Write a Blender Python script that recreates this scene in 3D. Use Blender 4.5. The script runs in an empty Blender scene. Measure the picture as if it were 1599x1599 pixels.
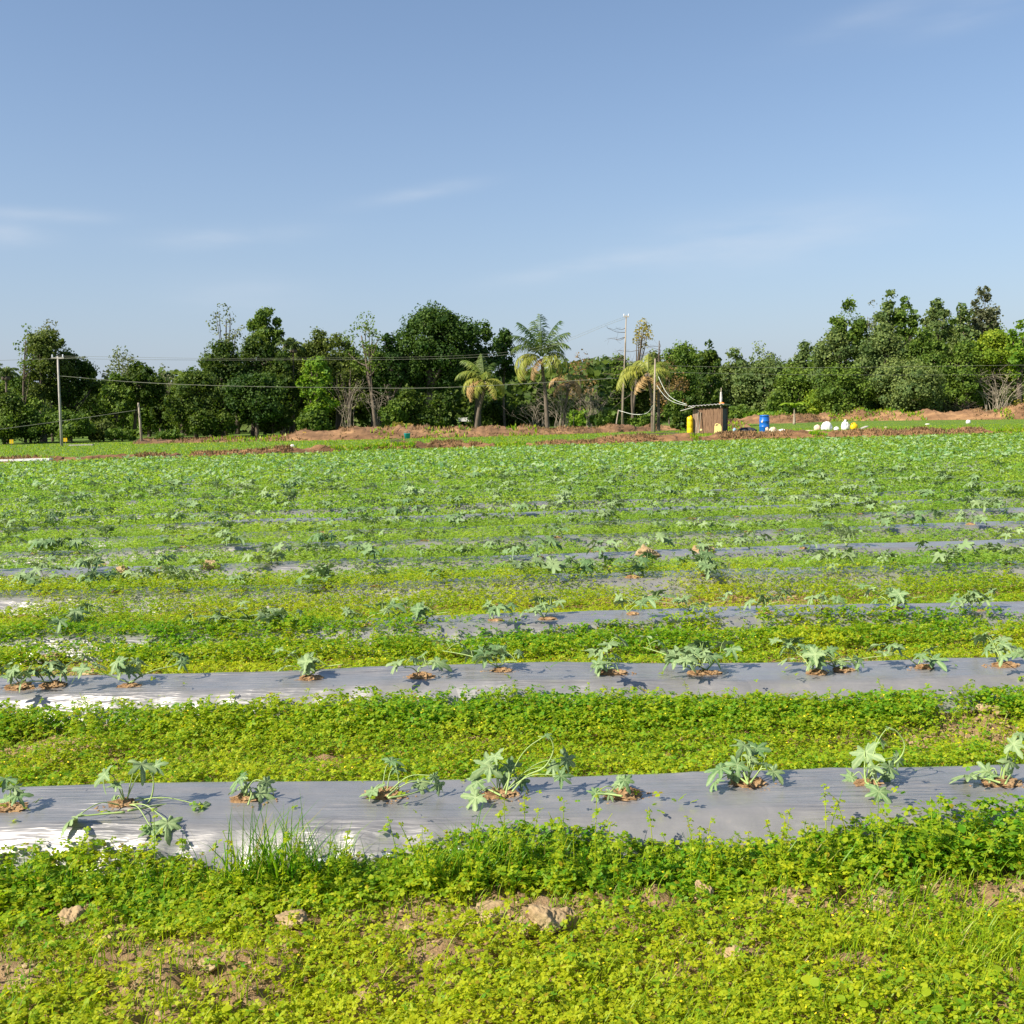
import bpy, math, random
import numpy as np
from mathutils import Matrix, Vector
PI = math.pi; R_ = math.radians
random.seed(7); rng = np.random.default_rng(7)
S = bpy.context.scene
COL = S.collection

# ------------------------------------------------------------------ camera
CAM_Z = 1.6
PITCH = math.atan(155/1599); ROLL = R_(-1.2)
CM = Matrix.Rotation(PI/2-PITCH, 3, 'X') @ Matrix.Rotation(ROLL, 3, 'Z')
cam = bpy.data.cameras.new('camera'); camo = bpy.data.objects.new('camera', cam); COL.objects.link(camo)
camo.matrix_world = Matrix.Translation((0, 0, CAM_Z)) @ CM.to_4x4()
cam.sensor_width = 36; cam.lens = 36.0
cam.clip_start = 0.05; cam.clip_end = 4000
S.camera = camo

# ------------------------------------------------------------------ sun and sky
SUN_AZ_VEC = Vector((-0.87, -0.50, 0)).normalized()
SUN_EL = R_(40)
sd = Vector((SUN_AZ_VEC.x*math.cos(SUN_EL), SUN_AZ_VEC.y*math.cos(SUN_EL), math.sin(SUN_EL)))
sl = bpy.data.lights.new('sun', 'SUN'); sl.energy = 4.7; sl.angle = R_(0.55); sl.color = (1.0, 0.93, 0.80)
so = bpy.data.objects.new('sun', sl); COL.objects.link(so)
so.rotation_euler = sd.to_track_quat('Z', 'Y').to_euler()
W = bpy.data.worlds.new('World'); S.world = W; W.use_nodes = True
nt = W.node_tree; nt.nodes.clear()
def N(nt, t, **k):
    n = nt.nodes.new(t)
    for a, b in k.items():
        if a.startswith('i_'): n.inputs[a[2:].replace('_', ' ')].default_value = b
        else: setattr(n, a, b)
    return n
sky = N(nt, 'ShaderNodeTexSky'); sky.sky_type = 'NISHITA'; sky.sun_disc = False
sky.sun_elevation = SUN_EL; sky.sun_rotation = math.atan2(sd.x, sd.y)
sky.air_density = 1.0; sky.dust_density = 0.7; sky.ozone_density = 2.2; sky.altitude = 0
SKY_STR = 0.071
# thin cirrus: soft streaks high in the sky (directions, not picture space)
tc = N(nt, 'ShaderNodeTexCoord')
def math_(nt, op, a, b=None, c=None):
    n = N(nt, 'ShaderNodeMath', operation=op)
    for i, q in enumerate((a, b, c)):
        if q is None: continue
        if isinstance(q, (int, float)): n.inputs[i].default_value = q
        else: nt.links.new(q, n.inputs[i])
    return n.outputs[0]
sep = N(nt, 'ShaderNodeSeparateXYZ'); nt.links.new(tc.outputs['Generated'], sep.inputs[0])
az = math_(nt, 'ARCTAN2', sep.outputs[0], sep.outputs[1]); el = math_(nt, 'ARCSINE', sep.outputs[2])
ns = N(nt, 'ShaderNodeTexNoise'); ns.inputs['Scale'].default_value = 1.0; ns.inputs['Detail'].default_value = 6
cmb = N(nt, 'ShaderNodeCombineXYZ')
nt.links.new(math_(nt, 'MULTIPLY', az, 7.0), cmb.inputs[0]); nt.links.new(math_(nt, 'MULTIPLY', el, 30.0), cmb.inputs[1])
nt.links.new(cmb.outputs[0], ns.inputs['Vector'])
def ray(px, py): return CM @ Vector(((px-799.5)/1599, -(py-799.5)/1599, -1))
tot = None
for (px, py, wx, wy, tilt, amp) in [(650, 303, 85, 10, 9, .38), (1190, 372, 190, 38, 5, .40), (900, 420, 120, 15, 8, .34), (10, 366, 60, 18, 0, .42),
                                    (70, 335, 90, 9, 0, .34), (355, 370, 110, 15, 4, .40), (370, 462, 120, 30, 0, .18), (1350, 35, 100, 20, 10, .20), (1540, 10, 90, 18, 10, .22)]:
    d = ray(px, py).normalized(); a0 = math.atan2(d.x, d.y); e0 = math.asin(d.z)
    t = R_(tilt); da = math_(nt, 'SUBTRACT', az, a0); de = math_(nt, 'SUBTRACT', el, e0)
    u = math_(nt, 'ADD', math_(nt, 'MULTIPLY', da, math.cos(t)*1599/wx), math_(nt, 'MULTIPLY', de, math.sin(t)*1599/wx))
    v = math_(nt, 'ADD', math_(nt, 'MULTIPLY', da, -math.sin(t)*1599/wy), math_(nt, 'MULTIPLY', de, math.cos(t)*1599/wy))
    q = math_(nt, 'ADD', math_(nt, 'MULTIPLY', u, u), math_(nt, 'MULTIPLY', v, v))
    g = math_(nt, 'MULTIPLY', math_(nt, 'EXPONENT', math_(nt, 'MULTIPLY', q, -1.0)), amp)
    tot = g if tot is None else math_(nt, 'ADD', tot, g)
nz = N(nt, 'ShaderNodeMapRange'); nz.inputs[1].default_value = .32; nz.inputs[2].default_value = .68
nt.links.new(ns.outputs[0], nz.inputs[0])
fac = math_(nt, 'MULTIPLY', tot, nz.outputs[0])
# haze near the horizon: slightly mauve grey
hz = math_(nt, 'EXPONENT', math_(nt, 'MULTIPLY', math_(nt, 'MAXIMUM', el, 0.0), -6.0))
hz = math_(nt, 'ADD', math_(nt, 'MULTIPLY', hz, 0.85), .07)
mx0 = N(nt, 'ShaderNodeMix', data_type='RGBA'); nt.links.new(hz, mx0.inputs[0]); hs = N(nt, 'ShaderNodeHueSaturation'); hs.inputs['Saturation'].default_value = 1.06; hs.inputs['Value'].default_value = 1.06; nt.links.new(sky.outputs[0], hs.inputs['Color']); nt.links.new(hs.outputs[0], mx0.inputs[6]); mx0.inputs[7].default_value = (2.78, 3.22, 4.28, 1)
mx = N(nt, 'ShaderNodeMix', data_type='RGBA'); nt.links.new(fac, mx.inputs[0]); nt.links.new(mx0.outputs[2], mx.inputs[6]); mx.inputs[7].default_value = (5.0, 5.4, 6.0, 1)
bg = N(nt, 'ShaderNodeBackground'); bg.inputs[1].default_value = SKY_STR
nt.links.new(mx.outputs[2], bg.inputs[0])
wo = N(nt, 'ShaderNodeOutputWorld'); nt.links.new(bg.outputs[0], wo.inputs[0])
S.view_settings.view_transform = 'Standard'; S.view_settings.look = 'None'
S.view_settings.exposure = 1.05; S.view_settings.gamma = 1
S.render.engine = 'CYCLES'

# ------------------------------------------------------------------ helpers
def ground_at(px, py, z=0.0):
    v = ray(px, py); t = (z-CAM_Z)/v.z
    return v.x*t, v.y*t
def at_depth(px, py, Y):
    v = ray(px, py); t = Y/v.y
    return Vector((v.x*t, Y, CAM_Z+v.z*t))
def hash2(ix, iy, s):
    q = np.sin(ix*127.1+iy*311.7+s*74.7)*43758.5453
    return q-np.floor(q)
def vnoise(x, y, s=0):
    x = np.asarray(x, float); y = np.asarray(y, float)
    ix = np.floor(x); iy = np.floor(y); fx = x-ix; fy = y-iy
    fx = fx*fx*(3-2*fx); fy = fy*fy*(3-2*fy)
    a = hash2(ix, iy, s); b = hash2(ix+1, iy, s); c = hash2(ix, iy+1, s); d = hash2(ix+1, iy+1, s)
    return (a*(1-fx)+b*fx)*(1-fy)+(c*(1-fx)+d*fx)*fy
def fbm(x, y, s=0, o=4):
    t = 0; a = .5; f = 1.0; n = 0
    for i in range(o):
        t = t+a*vnoise(np.asarray(x)*f, np.asarray(y)*f, s+i*13); n += a; a *= .5; f *= 2.03
    return t/n
def n3(P, s=0):          # cheap 3d-ish noise for lumps
    return (vnoise(P[:, 0]+P[:, 2]*.7, P[:, 1]-P[:, 2]*.6, s)+vnoise(P[:, 1]+P[:, 0]*.5, P[:, 2]+3.1, s+5)+vnoise(P[:, 2]-P[:, 1]*.4, P[:, 0]+1.7, s+9))/3
def sst(a, b, x):
    t = np.clip((x-a)/(b-a), 0, 1); return t*t*(3-2*t)

class G:                  # gathers vertices and faces of one mesh
    def __init__(s): s.V = []; s.F = []; s.T = []; s.n = 0
    def add(s, V, F, tone=0.5):
        V = np.asarray(V, float).reshape(-1, 3)
        s.V.append(V)
        for f in (F if isinstance(F, list) else [F]):
            f = np.asarray(f, int)
            if f.size: s.F.append(f+s.n)
        t = np.full(len(V), tone) if np.isscalar(tone) else np.asarray(tone, float)
        s.T.append(t); s.n += len(V); return s
    def mesh(s, name, smooth=False):
        V = np.concatenate(s.V); T = np.concatenate(s.T)
        me = bpy.data.meshes.new(name)
        me.vertices.add(len(V)); me.vertices.foreach_set('co', V.astype(np.float32).ravel())
        idx = np.concatenate([f.ravel() for f in s.F]); st = []; o = 0
        for f in s.F:
            k = f.shape[1]; st.append(o+np.arange(len(f))*k); o += f.size
        st = np.concatenate(st)
        me.loops.add(len(idx)); me.loops.foreach_set('vertex_index', idx.astype(np.int32))
        me.polygons.add(len(st)); me.polygons.foreach_set('loop_start', st.astype(np.int32))
        me.polygons.foreach_set('use_smooth', np.full(len(st), bool(smooth)))
        me.update(calc_edges=True)
        at = me.attributes.new('tone', 'FLOAT', 'POINT'); at.data.foreach_set('value', T.astype(np.float32))
        return me
    def obj(s, name, mat, parent=None, smooth=False, mesh=None):
        me = mesh or s.mesh(name, smooth)
        if mat and not me.materials: me.materials.append(mat)
        o = bpy.data.objects.new(name, me); COL.objects.link(o)
        if parent: o.parent = parent
        return o
def tag(o, label=None, cat=None, group=None, kind=None):
    if label: o['label'] = label
    if cat: o['category'] = cat
    if group: o['group'] = group
    if kind: o['kind'] = kind
    return o
def empty(name, loc, rz=0):
    o = bpy.data.objects.new(name, None); COL.objects.link(o); o.location = loc; o.rotation_euler = (0, 0, rz); o.empty_display_size = .1
    return o
def inst(name, me, parent=None, mat=None):
    o = bpy.data.objects.new(name, me); COL.objects.link(o)
    if parent: o.parent = parent
    return o
def tube(pts, rad, seg=6, cap=True):
    pts = np.asarray(pts, float); n = len(pts)
    rad = np.full(n, rad) if np.isscalar(rad) else np.interp(np.linspace(0, 1, n), np.linspace(0, 1, len(rad)), rad)
    T = np.gradient(pts, axis=0); T /= np.linalg.norm(T, axis=1)[:, None]+1e-9
    up = np.array([0, 0, 1.]) if abs(T[0, 2]) < .9 else np.array([1., 0, 0])
    a = np.linspace(0, 2*PI, seg, endpoint=False); V = []
    for i in range(n):
        b = np.cross(T[i], up); b /= np.linalg.norm(b)+1e-9; c = np.cross(b, T[i]); up = c
        V.append(pts[i]+rad[i]*(np.cos(a)[:, None]*b+np.sin(a)[:, None]*c))
    V = np.concatenate(V); i = np.arange(n-1)[:, None]*seg; j = np.arange(seg)[None]; k = (j+1) % seg
    F = np.stack([(i+j), (i+k), (i+k+seg), (i+j+seg)], -1).reshape(-1, 4)
    fs = [F]
    if cap: fs += [np.array([list(range(seg))[::-1]]), np.array([list(range((n-1)*seg, n*seg))])]
    return V, fs
def curve(p, n=12):       # catmull-rom through control points
    p = [np.asarray(q, float) for q in p]; p = [2*p[0]-p[1]]+p+[2*p[-1]-p[-2]]; out = []
    for i in range(1, len(p)-2):
        for t in np.linspace(0, 1, n, endpoint=(i == len(p)-3)):
            a, b, c, d = p[i-1:i+3]
            out.append(.5*((2*b)+(c-a)*t+(2*a-5*b+4*c-d)*t*t+(3*b-a-3*c+d)*t**3))
    return np.array(out)
def box(cx, cy, cz, sx, sy, sz, rz=0, bev=0):
    x, y, z = sx/2, sy/2, sz/2
    V = np.array([[i*x, j*y, k*z] for k in (-1, 1) for j in (-1, 1) for i in (-1, 1)], float)
    F = np.array([[0, 2, 3, 1], [4, 5, 7, 6], [0, 1, 5, 4], [2, 6, 7, 3], [0, 4, 6, 2], [1, 3, 7, 5]])
    c, s = math.cos(rz), math.sin(rz)
    V = V@np.array([[c, s, 0], [-s, c, 0], [0, 0, 1]])+np.array([cx, cy, cz])
    return V, F
def lathe(prof, seg=24):
    prof = np.asarray(prof, float); n = len(prof); a = np.linspace(0, 2*PI, seg, endpoint=False)
    V = np.concatenate([np.stack([r*np.cos(a), r*np.sin(a), np.full(seg, z)], 1) for r, z in prof])
    i = np.arange(n-1)[:, None]*seg; j = np.arange(seg)[None]; k = (j+1) % seg
    F = np.stack([i+j, i+k, i+k+seg, i+j+seg], -1).reshape(-1, 4)
    return V, [F, np.array([list(range(seg))[::-1]]), np.array([list(range((n-1)*seg, n*seg))])]
def icosph(sub=3):
    import bmesh
    bm = bmesh.new(); bmesh.ops.create_icosphere(bm, subdivisions=sub, radius=1)
    V = np.array([v.co[:] for v in bm.verts]); F = np.array([[v.index for v in f.verts] for f in bm.faces]); bm.free(); return V, F
ICO2 = icosph(2); ICO3 = icosph(3); ICO4 = icosph(4); ICO5 = icosph(5)

LEAF6 = np.array([(0, 0), (.42, .40), (.95, .37), (.86, 0), (.95, -.37), (.42, -.40)])
KITE = np.array([(0, 0), (.55, .42), (1, 0), (.55, -.42)])
def leaves(g, P, nrm, head, s, shape=KITE, tone=.5, fold=.15, width=1.0):
    """many small leaves at once: P centre of the base, nrm normals, head heading angle, s size"""
    n = len(P)
    if n == 0: return
    s = np.full(n, s) if np.isscalar(s) else s
    tone = np.full(n, tone) if np.isscalar(tone) else tone
    nrm = nrm/np.linalg.norm(nrm, axis=1)[:, None]
    h = np.stack([np.cos(head), np.sin(head), np.zeros(n)], 1)
    b = np.cross(nrm, h); b /= np.linalg.norm(b, axis=1)[:, None]+1e-9; t = np.cross(b, nrm)
    k = len(shape)
    V = P[:, None]+s[:, None, None]*(shape[None, :, :1]*t[:, None]+width*shape[None, :, 1:]*b[:, None]+(fold*np.abs(shape[:, 1])-.12*shape[:, 0]**2)[None, :, None]*nrm[:, None])
    g.add(V.reshape(-1, 3), np.arange(n*k).reshape(n, k), np.repeat(tone, k))
def rand_n(n, tilt):
    v = rng.normal(size=(n, 3))*tilt; v[:, 2] = 1
    return v/np.linalg.norm(v, axis=1)[:, None]

# ------------------------------------------------------------------ materials
def material(name):
    m = bpy.data.materials.new(name); m.use_nodes = True; m.node_tree.nodes.clear(); return m
def ramp(nt, fac, stops):
    r = N(nt, 'ShaderNodeValToRGB'); e = r.color_ramp.elements
    while len(e) < len(stops): e.new(.5)
    for i, (p, c) in enumerate(stops): e[i].position = p; e[i].color = (*c, 1)
    nt.links.new(fac, r.inputs[0]); return r.outputs[0]
def noise(nt, scale, detail=4, vec=None, rough=.5):
    n = N(nt, 'ShaderNodeTexNoise'); n.inputs['Scale'].default_value = scale; n.inputs['Detail'].default_value = detail; n.inputs['Roughness'].default_value = rough
    if vec is None:
        c = N(nt, 'ShaderNodeTexCoord'); vec = c.outputs['Object']
    nt.links.new(vec, n.inputs['Vector']); return n.outputs[0]
def mixc(nt, f, a, b, bt='MIX'):
    m = N(nt, 'ShaderNodeMix', data_type='RGBA', blend_type=bt)
    for i, q in ((0, f), (6, a), (7, b)):
        if isinstance(q, (int, float)): m.inputs[i].default_value = q
        elif isinstance(q, tuple): m.inputs[i].default_value = (*q, 1) if len(q) == 3 else q
        else: nt.links.new(q, m.inputs[i])
    return m.outputs[2]
def leaf_mat(name, c0, c1, var=.5, trans=.35, rough=.55, odd=None, oddamt=0.03, nscale=.8, spec=.3, tmul=1.25, orand=0.0):
    """foliage: colour runs c0 -> c1 with the tone attribute, each leaf differs a little, part of them odd (dry or flowering)"""
    m = material(name); t = m.node_tree
    at = N(t, 'ShaderNodeAttribute', attribute_name='tone'); ge = N(t, 'ShaderNodeNewGeometry')
    rnd = ge.outputs['Random Per Island']
    nz = noise(t, nscale, 3)
    f = math_(t, 'ADD', at.outputs['Fac'], math_(t, 'MULTIPLY', math_(t, 'SUBTRACT', rnd, .5), var))
    f = math_(t, 'ADD', f, math_(t, 'MULTIPLY', math_(t, 'SUBTRACT', nz, .5), .9))
    oi = N(t, 'ShaderNodeObjectInfo'); f = math_(t, 'ADD', f, math_(t, 'MULTIPLY', math_(t, 'SUBTRACT', oi.outputs['Random'], .5), orand))
    col = ramp(t, f, [(0.0, c0), (1.0, c1)])
    if odd:
        gt = math_(t, 'LESS_THAN', math_(t, 'FRACT', math_(t, 'MULTIPLY', rnd, 37.7)), oddamt)
        col = mixc(t, gt, col, odd)
    p = N(t, 'ShaderNodeBsdfPrincipled'); t.links.new(col, p.inputs['Base Color']); p.inputs['Roughness'].default_value = rough
    p.inputs['Specular IOR Level'].default_value = spec
    o = N(t, 'ShaderNodeOutputMaterial')
    if trans > 0:
        tr = N(t, 'ShaderNodeBsdfTranslucent'); t.links.new(mixc(t, 1.0, col, (tmul, tmul, tmul*.6), 'MULTIPLY'), tr.inputs[0])
        ms = N(t, 'ShaderNodeMixShader'); ms.inputs[0].default_value = trans
        t.links.new(p.outputs[0], ms.inputs[1]); t.links.new(tr.outputs[0], ms.inputs[2]); t.links.new(ms.outputs[0], o.inputs[0])
    else: t.links.new(p.outputs[0], o.inputs[0])
    return m
def noisy(name, stops, scale=5, rough=.8, bump=.0, bscale=20, metallic=0, spec=.3, detail=5, stretch=None, island=False):
    m = material(name); t = m.node_tree; c = N(t, 'ShaderNodeTexCoord'); vec = c.outputs['Object']
    if stretch:
        mp = N(t, 'ShaderNodeMapping'); mp.inputs['Scale'].default_value = stretch; t.links.new(vec, mp.inputs[0]); vec = mp.outputs[0]
    f = noise(t, scale, detail, vec, .6)
    if island:
        ge = N(t, 'ShaderNodeNewGeometry'); f = math_(t, 'ADD', math_(t, 'MULTIPLY', f, .6), math_(t, 'MULTIPLY', ge.outputs['Random Per Island'], .4))
    col = ramp(t, f, stops)
    p = N(t, 'ShaderNodeBsdfPrincipled'); t.links.new(col, p.inputs['Base Color'])
    p.inputs['Roughness'].default_value = rough; p.inputs['Metallic'].default_value = metallic; p.inputs['Specular IOR Level'].default_value = spec
    if bump:
        b = N(t, 'ShaderNodeBump'); b.inputs['Distance'].default_value = bump; b.inputs['Strength'].default_value = 1
        t.links.new(noise(t, bscale, 6, vec, .6), b.inputs['Height']); t.links.new(b.outputs[0], p.inputs['Normal'])
    o = N(t, 'ShaderNodeOutputMaterial'); t.links.new(p.outputs[0], o.inputs[0]); return m

M = {}
M['weed'] = leaf_mat('clover_leaf', (.450, .490, .014), (.120, .310, .014), var=.85, trans=.56, odd=(.34, .27, .02), oddamt=.03, nscale=.9)
M['weed_far'] = leaf_mat('low_weed_leaf', (.345, .455, .048), (.145, .330, .045), var=.6, trans=.56, nscale=.35)
M['flower'] = noisy('tiny_flower', [(0, (.75, .52, .01)), (1, (.85, .62, .02))], 3, .5)
M['grass'] = leaf_mat('grass_blade', (.380, .470, .014), (.085, .260, .012), var=.8, trans=.5, rough=.45, odd=(.33, .28, .10), oddamt=.04)
M['melon'] = leaf_mat('melon_leaf', (.260, .335, .150), (.085, .175, .058), var=.35, trans=.18, rough=.6, nscale=6, spec=.35, tmul=1.4, orand=.55)
M['melon_far'] = leaf_mat('melon_leaf_far', (.275, .365, .170), (.090, .210, .070), var=1.2, trans=.2, rough=.6, nscale=.7)
M['vine'] = noisy('melon_stem', [(.3, (.22, .32, .09)), (.8, (.36, .44, .17))], 12, .5)
M['soil'] = noisy('dug_soil', [(.25, (.13, .070, .032)), (.5, (.26, .155, .072)), (.75, (.40, .265, .14))], 22, .95, .006, 90)
M['clod'] = noisy('dry_clay', [(.25, (.20, .125, .065)), (.5, (.33, .235, .125)), (.8, (.44, .34, .195))], 9, .95, .008, 34)
M['bank'] = noisy('red_brown_bank', [(.25, (.085, .045, .022)), (.5, (.19, .10, .045)), (.72, (.34, .19, .085))], 1.3, .95, .05, 7, stretch=(.5, 1, 2.2))
M['bank_far'] = noisy('brown_bank_far', [(.3, (.085, .045, .022)), (.5, (.19, .105, .052)), (.72, (.36, .21, .10))], .7, .95, .06, 4, stretch=(.5, 1, 2.0))
M['dry'] = leaf_mat('dry_grass', (.30, .18, .08), (.15, .10, .05), var=.9, trans=.2, rough=.8)
M['bark'] = noisy('bark', [(.3, (.065, .048, .035)), (.7, (.165, .13, .098))], 6, .9, .02, 14, stretch=(1, 1, .25))
M['bark_pale'] = noisy('bark_pale', [(.3, (.20, .16, .115)), (.7, (.40, .34, .26))], 6, .9, .01, 14, stretch=(1, 1, .25))
M['concrete'] = noisy('weathered_concrete', [(.3, (.26, .24, .21)), (.7, (.42, .39, .35))], 4, .85)
M['wire'] = noisy('old_wire', [(.3, (.22, .22, .16)), (.7, (.32, .31, .24))], 2, .6)
M['rope'] = noisy('pale_hose', [(.3, (.42, .46, .40)), (.7, (.6, .62, .55))], 2, .5)
# ground
m = material('field_soil'); t = m.node_tree
at = N(t, 'ShaderNodeAttribute', attribute_name='tone')
n1 = noise(t, 3.0, 8, rough=.65); n2 = noise(t, 28.0, 5)
c1 = ramp(t, math_(t, 'ADD', math_(t, 'MULTIPLY', n1, .6), math_(t, 'MULTIPLY', n2, .4)), [(.3, (.17, .10, .048)), (.5, (.31, .20, .105)), (.7, (.46, .33, .20))])
c2 = ramp(t, noise(t, .6, 6), [(.3, (.075, .13, .022)), (.7, (.13, .20, .034))])
p = N(t, 'ShaderNodeBsdfPrincipled'); t.links.new(mixc(t, at.outputs['Fac'], c1, c2), p.inputs['Base Color']); p.inputs['Roughness'].default_value = .95; p.inputs['Specular IOR Level'].default_value = .15
b = N(t, 'ShaderNodeBump'); b.inputs['Distance'].default_value = .03; t.links.new(noise(t, 22, 8, rough=.7), b.inputs['Height']); t.links.new(b.outputs[0], p.inputs['Normal'])
o = N(t, 'ShaderNodeOutputMaterial'); t.links.new(p.outputs[0], o.inputs[0]); M['ground'] = m
# silver mulch film: half mirror-like plastic, dusty, pulled into lengthwise wrinkles
m = material('silver_film'); t = m.node_tree; c = N(t, 'ShaderNodeTexCoord')
mp = N(t, 'ShaderNodeMapping'); mp.inputs['Scale'].default_value = (1.1, 11, 6); t.links.new(c.outputs['Object'], mp.inputs[0])
w1 = noise(t, 1.0, 4, mp.outputs[0], .55)
mp2 = N(t, 'ShaderNodeMapping'); mp2.inputs['Scale'].default_value = (3.2, 42, 16); t.links.new(c.outputs['Object'], mp2.inputs[0])
w2 = noise(t, 1.0, 3, mp2.outputs[0], .5); patch = noise(t, 1.1, 3)
wm = N(t, 'ShaderNodeMapRange'); wm.inputs[1].default_value = .44; wm.inputs[2].default_value = .60; t.links.new(patch, wm.inputs[0])
hh = math_(t, 'ADD', math_(t, 'MULTIPLY', w1, .30), math_(t, 'MULTIPLY', math_(t, 'MULTIPLY', w2, wm.outputs[0]), .62))
dust = noise(t, 5.5, 7, rough=.7)
p = N(t, 'ShaderNodeBsdfPrincipled')
t.links.new(ramp(t, dust, [(.3, (.270, .260, .252)), (.60, (.325, .308, .295)), (.80, (.44, .385, .33))]), p.inputs['Base Color'])
p.inputs['Metallic'].default_value = .5; p.inputs['Coat Weight'].default_value = .35; p.inputs['Coat Roughness'].default_value = .22
t.links.new(ramp(t, dust, [(.3, (.33,)*3), (.75, (.46,)*3)]), p.inputs['Roughness'])
b = N(t, 'ShaderNodeBump'); b.inputs['Distance'].default_value = .045; b.inputs['Strength'].default_value = 1; t.links.new(hh, b.inputs['Height']); t.links.new(b.outputs[0], p.inputs['Normal'])
o = N(t, 'ShaderNodeOutputMaterial'); t.links.new(p.outputs[0], o.inputs[0]); M['film'] = m
def plain(name, c, rough=.5, metallic=0, var=.12, scale=6):
    c0 = tuple(q*(1-var) for q in c); c1 = tuple(min(1, q*(1+var)) for q in c)
    return noisy(name, [(.3, c0), (.7, c1)], scale, rough, metallic=metallic)

# ------------------------------------------------------------------ field layout
ROWS = [(3.79, .012), (5.55, -.009), (7.09, .035), (8.80, .064), (10.20, .066), (11.72, .07), (13.10, .095)]
while ROWS[-1][0] < 41: ROWS.append((ROWS[-1][0]+1.56, min(.19, ROWS[-1][1]+.005)))
HALF = .36; BEDH = .135
def row_y(i, x):
    a, b = ROWS[i]; x = np.asarray(x, float)
    w = .05*(vnoise(x*.55, i*3.7, 3)-.5)*2*min(1, .45+i*.15)
    if i == 0: w = w*.7+.03*sst(.1, 1.0, x)-.02*sst(-.2, -1.4, x)
    return a+b*x+w
EX = np.array([-60, -17.83, -14.14, -9.38, -5.12, .07, 5.49, 11.48, 22.3, 60.]); EY = np.array([29, 36.2, 37.6, 38.6, 41.0, 42.0, 43.4, 45.0, 45.8, 52.])
def edge_y(x): return np.interp(x, EX, EY)
def bed(x, y):
    h = np.zeros(np.shape(x)); 
    for i in range(len(ROWS)):
        v = np.abs(y-row_y(i, x))
        if i < 9:
            hh_ = BEDH*(.85+.3*vnoise(np.asarray(x)*.6, i*9.1, 5))
        else: hh_ = BEDH
        h = np.maximum(h, hh_*(1-sst(.52, 1.03, v/HALF)))
    return h
BARE = [(600, 1350, .10, 1.0), (840, 1440, .20, .9), (770, 1425, .16, .85), (650, 1440, .22, .7), (590, 1450, .2, .6), (980, 1420, .2, .6), (690, 1500, .16, .75), (650, 1540, .16, .6), (110, 1435, .13, .8), (90, 1460, .13, .6), (170, 1470, .1, .7),
        (460, 1455, .13, .7), (400, 1530, .12, .7), (330, 1525, .08, .7), (1220, 1412, .18, .7), (1370, 1415, .22, .7), (1460, 1405, .14, .7), (1580, 1395, .16, .9), (1145, 1492, .1, .7), (1050, 1530, .12, .6), (1090, 1430, .14, .6), (80, 1170, .22, .85), (40, 1180, .2, .7), (150, 1150, .2, .6), (250, 1500, .15, .5),
        (420, 1500, .1, .5), (1590, 1530, .15, .6), (60, 1520, .15, .5), (1480, 1160, .25, .7), (1300, 1160, .14, .5), (740, 1165, .15, .5), (85, 1035, .2, .7), (200, 1030, .15, .5), (700, 1020, .12, .6), (1560, 1000, .25, .7), (1160, 1100, .15, .7)]
BARE = [(*ground_at(q[0], q[1]), q[2], q[3]) for q in BARE]
def bare(x, y):
    m = np.zeros(len(x))
    for (bx, by, r, a) in BARE:
        m = np.maximum(m, a*np.exp(-(((x-bx)/r)**2+((y-by)/(r*.7))**2)))
    n = fbm(x*2.2, y*2.2, 61, 3)
    m = np.maximum(m, .72*sst(.60+.07*(y < 3.6), .76, n)*(y < 30))
    return m
def terrain(x, y):
    x = np.asarray(x, float); y = np.asarray(y, float)
    ey = edge_y(x)
    base = .15*sst(ey, ey+3, y)+1.2*sst(120, 260, y)
    near = np.clip(1-y/30, 0, 1)
    nb = (fbm(x*1.7, y*1.7, 2, 4)-.5)*.07*near+(fbm(x*.09, y*.09, 8, 3)-.5)*.1*sst(60, 90, y)
    lump = np.clip(fbm(x*7, y*7, 21, 3)-.55, 0, 1)*.12*near
    lump = lump+np.clip(fbm(x*13+4, y*13, 29, 4)-.42, 0, 1)*.16*bare(x, y)*(y < 12)
    inb = bed(x, y)
    flat = np.clip(inb/BEDH*3, 0, 1)
    return base+(nb+lump)*(1-flat*.85)+np.where(y < ey, inb, 0)
def tz(x, y): return float(terrain(np.array([x]), np.array([y]))[0])
# one ground sheet to the horizon, finer near the camera
ys = [-9.]
while ys[-1] < 1800:
    y = ys[-1]; ys.append(y+(.5 if y < 2 else .024 if y < 5.6 else .04 if y < 8.2 else .07 if y < 20 else .11 if y < 48 else .6 if y < 110 else y*.12))
ys = np.array(ys); NX = 561
s = np.linspace(-1, 1, NX); s = np.sign(s)*(.35*np.abs(s)+.65*np.abs(s)**2.2)
half = np.where(ys < 0, 14, 14+1.35*np.maximum(ys, 0))
X = s[None]*half[:, None]; Y = np.repeat(ys[:, None], NX, 1)
Z = terrain(X.ravel(), Y.ravel())
g = G(); i = np.arange(len(ys)-1)[:, None]*NX; j = np.arange(NX-1)[None]
F = np.stack([i+j, i+j+1, i+j+1+NX, i+j+NX], -1).reshape(-1, 4)
ey = edge_y(X.ravel()); yy = Y.ravel()
g.add(np.stack([X.ravel(), yy, Z], 1), F, np.clip(sst(ey, ey+2, yy)*.95+.5*sst(14, 34, yy), 0, 1))
tag(g.obj('ground', M['ground'], smooth=True), 'brown field soil running back to the trees', 'ground', kind='structure')

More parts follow.
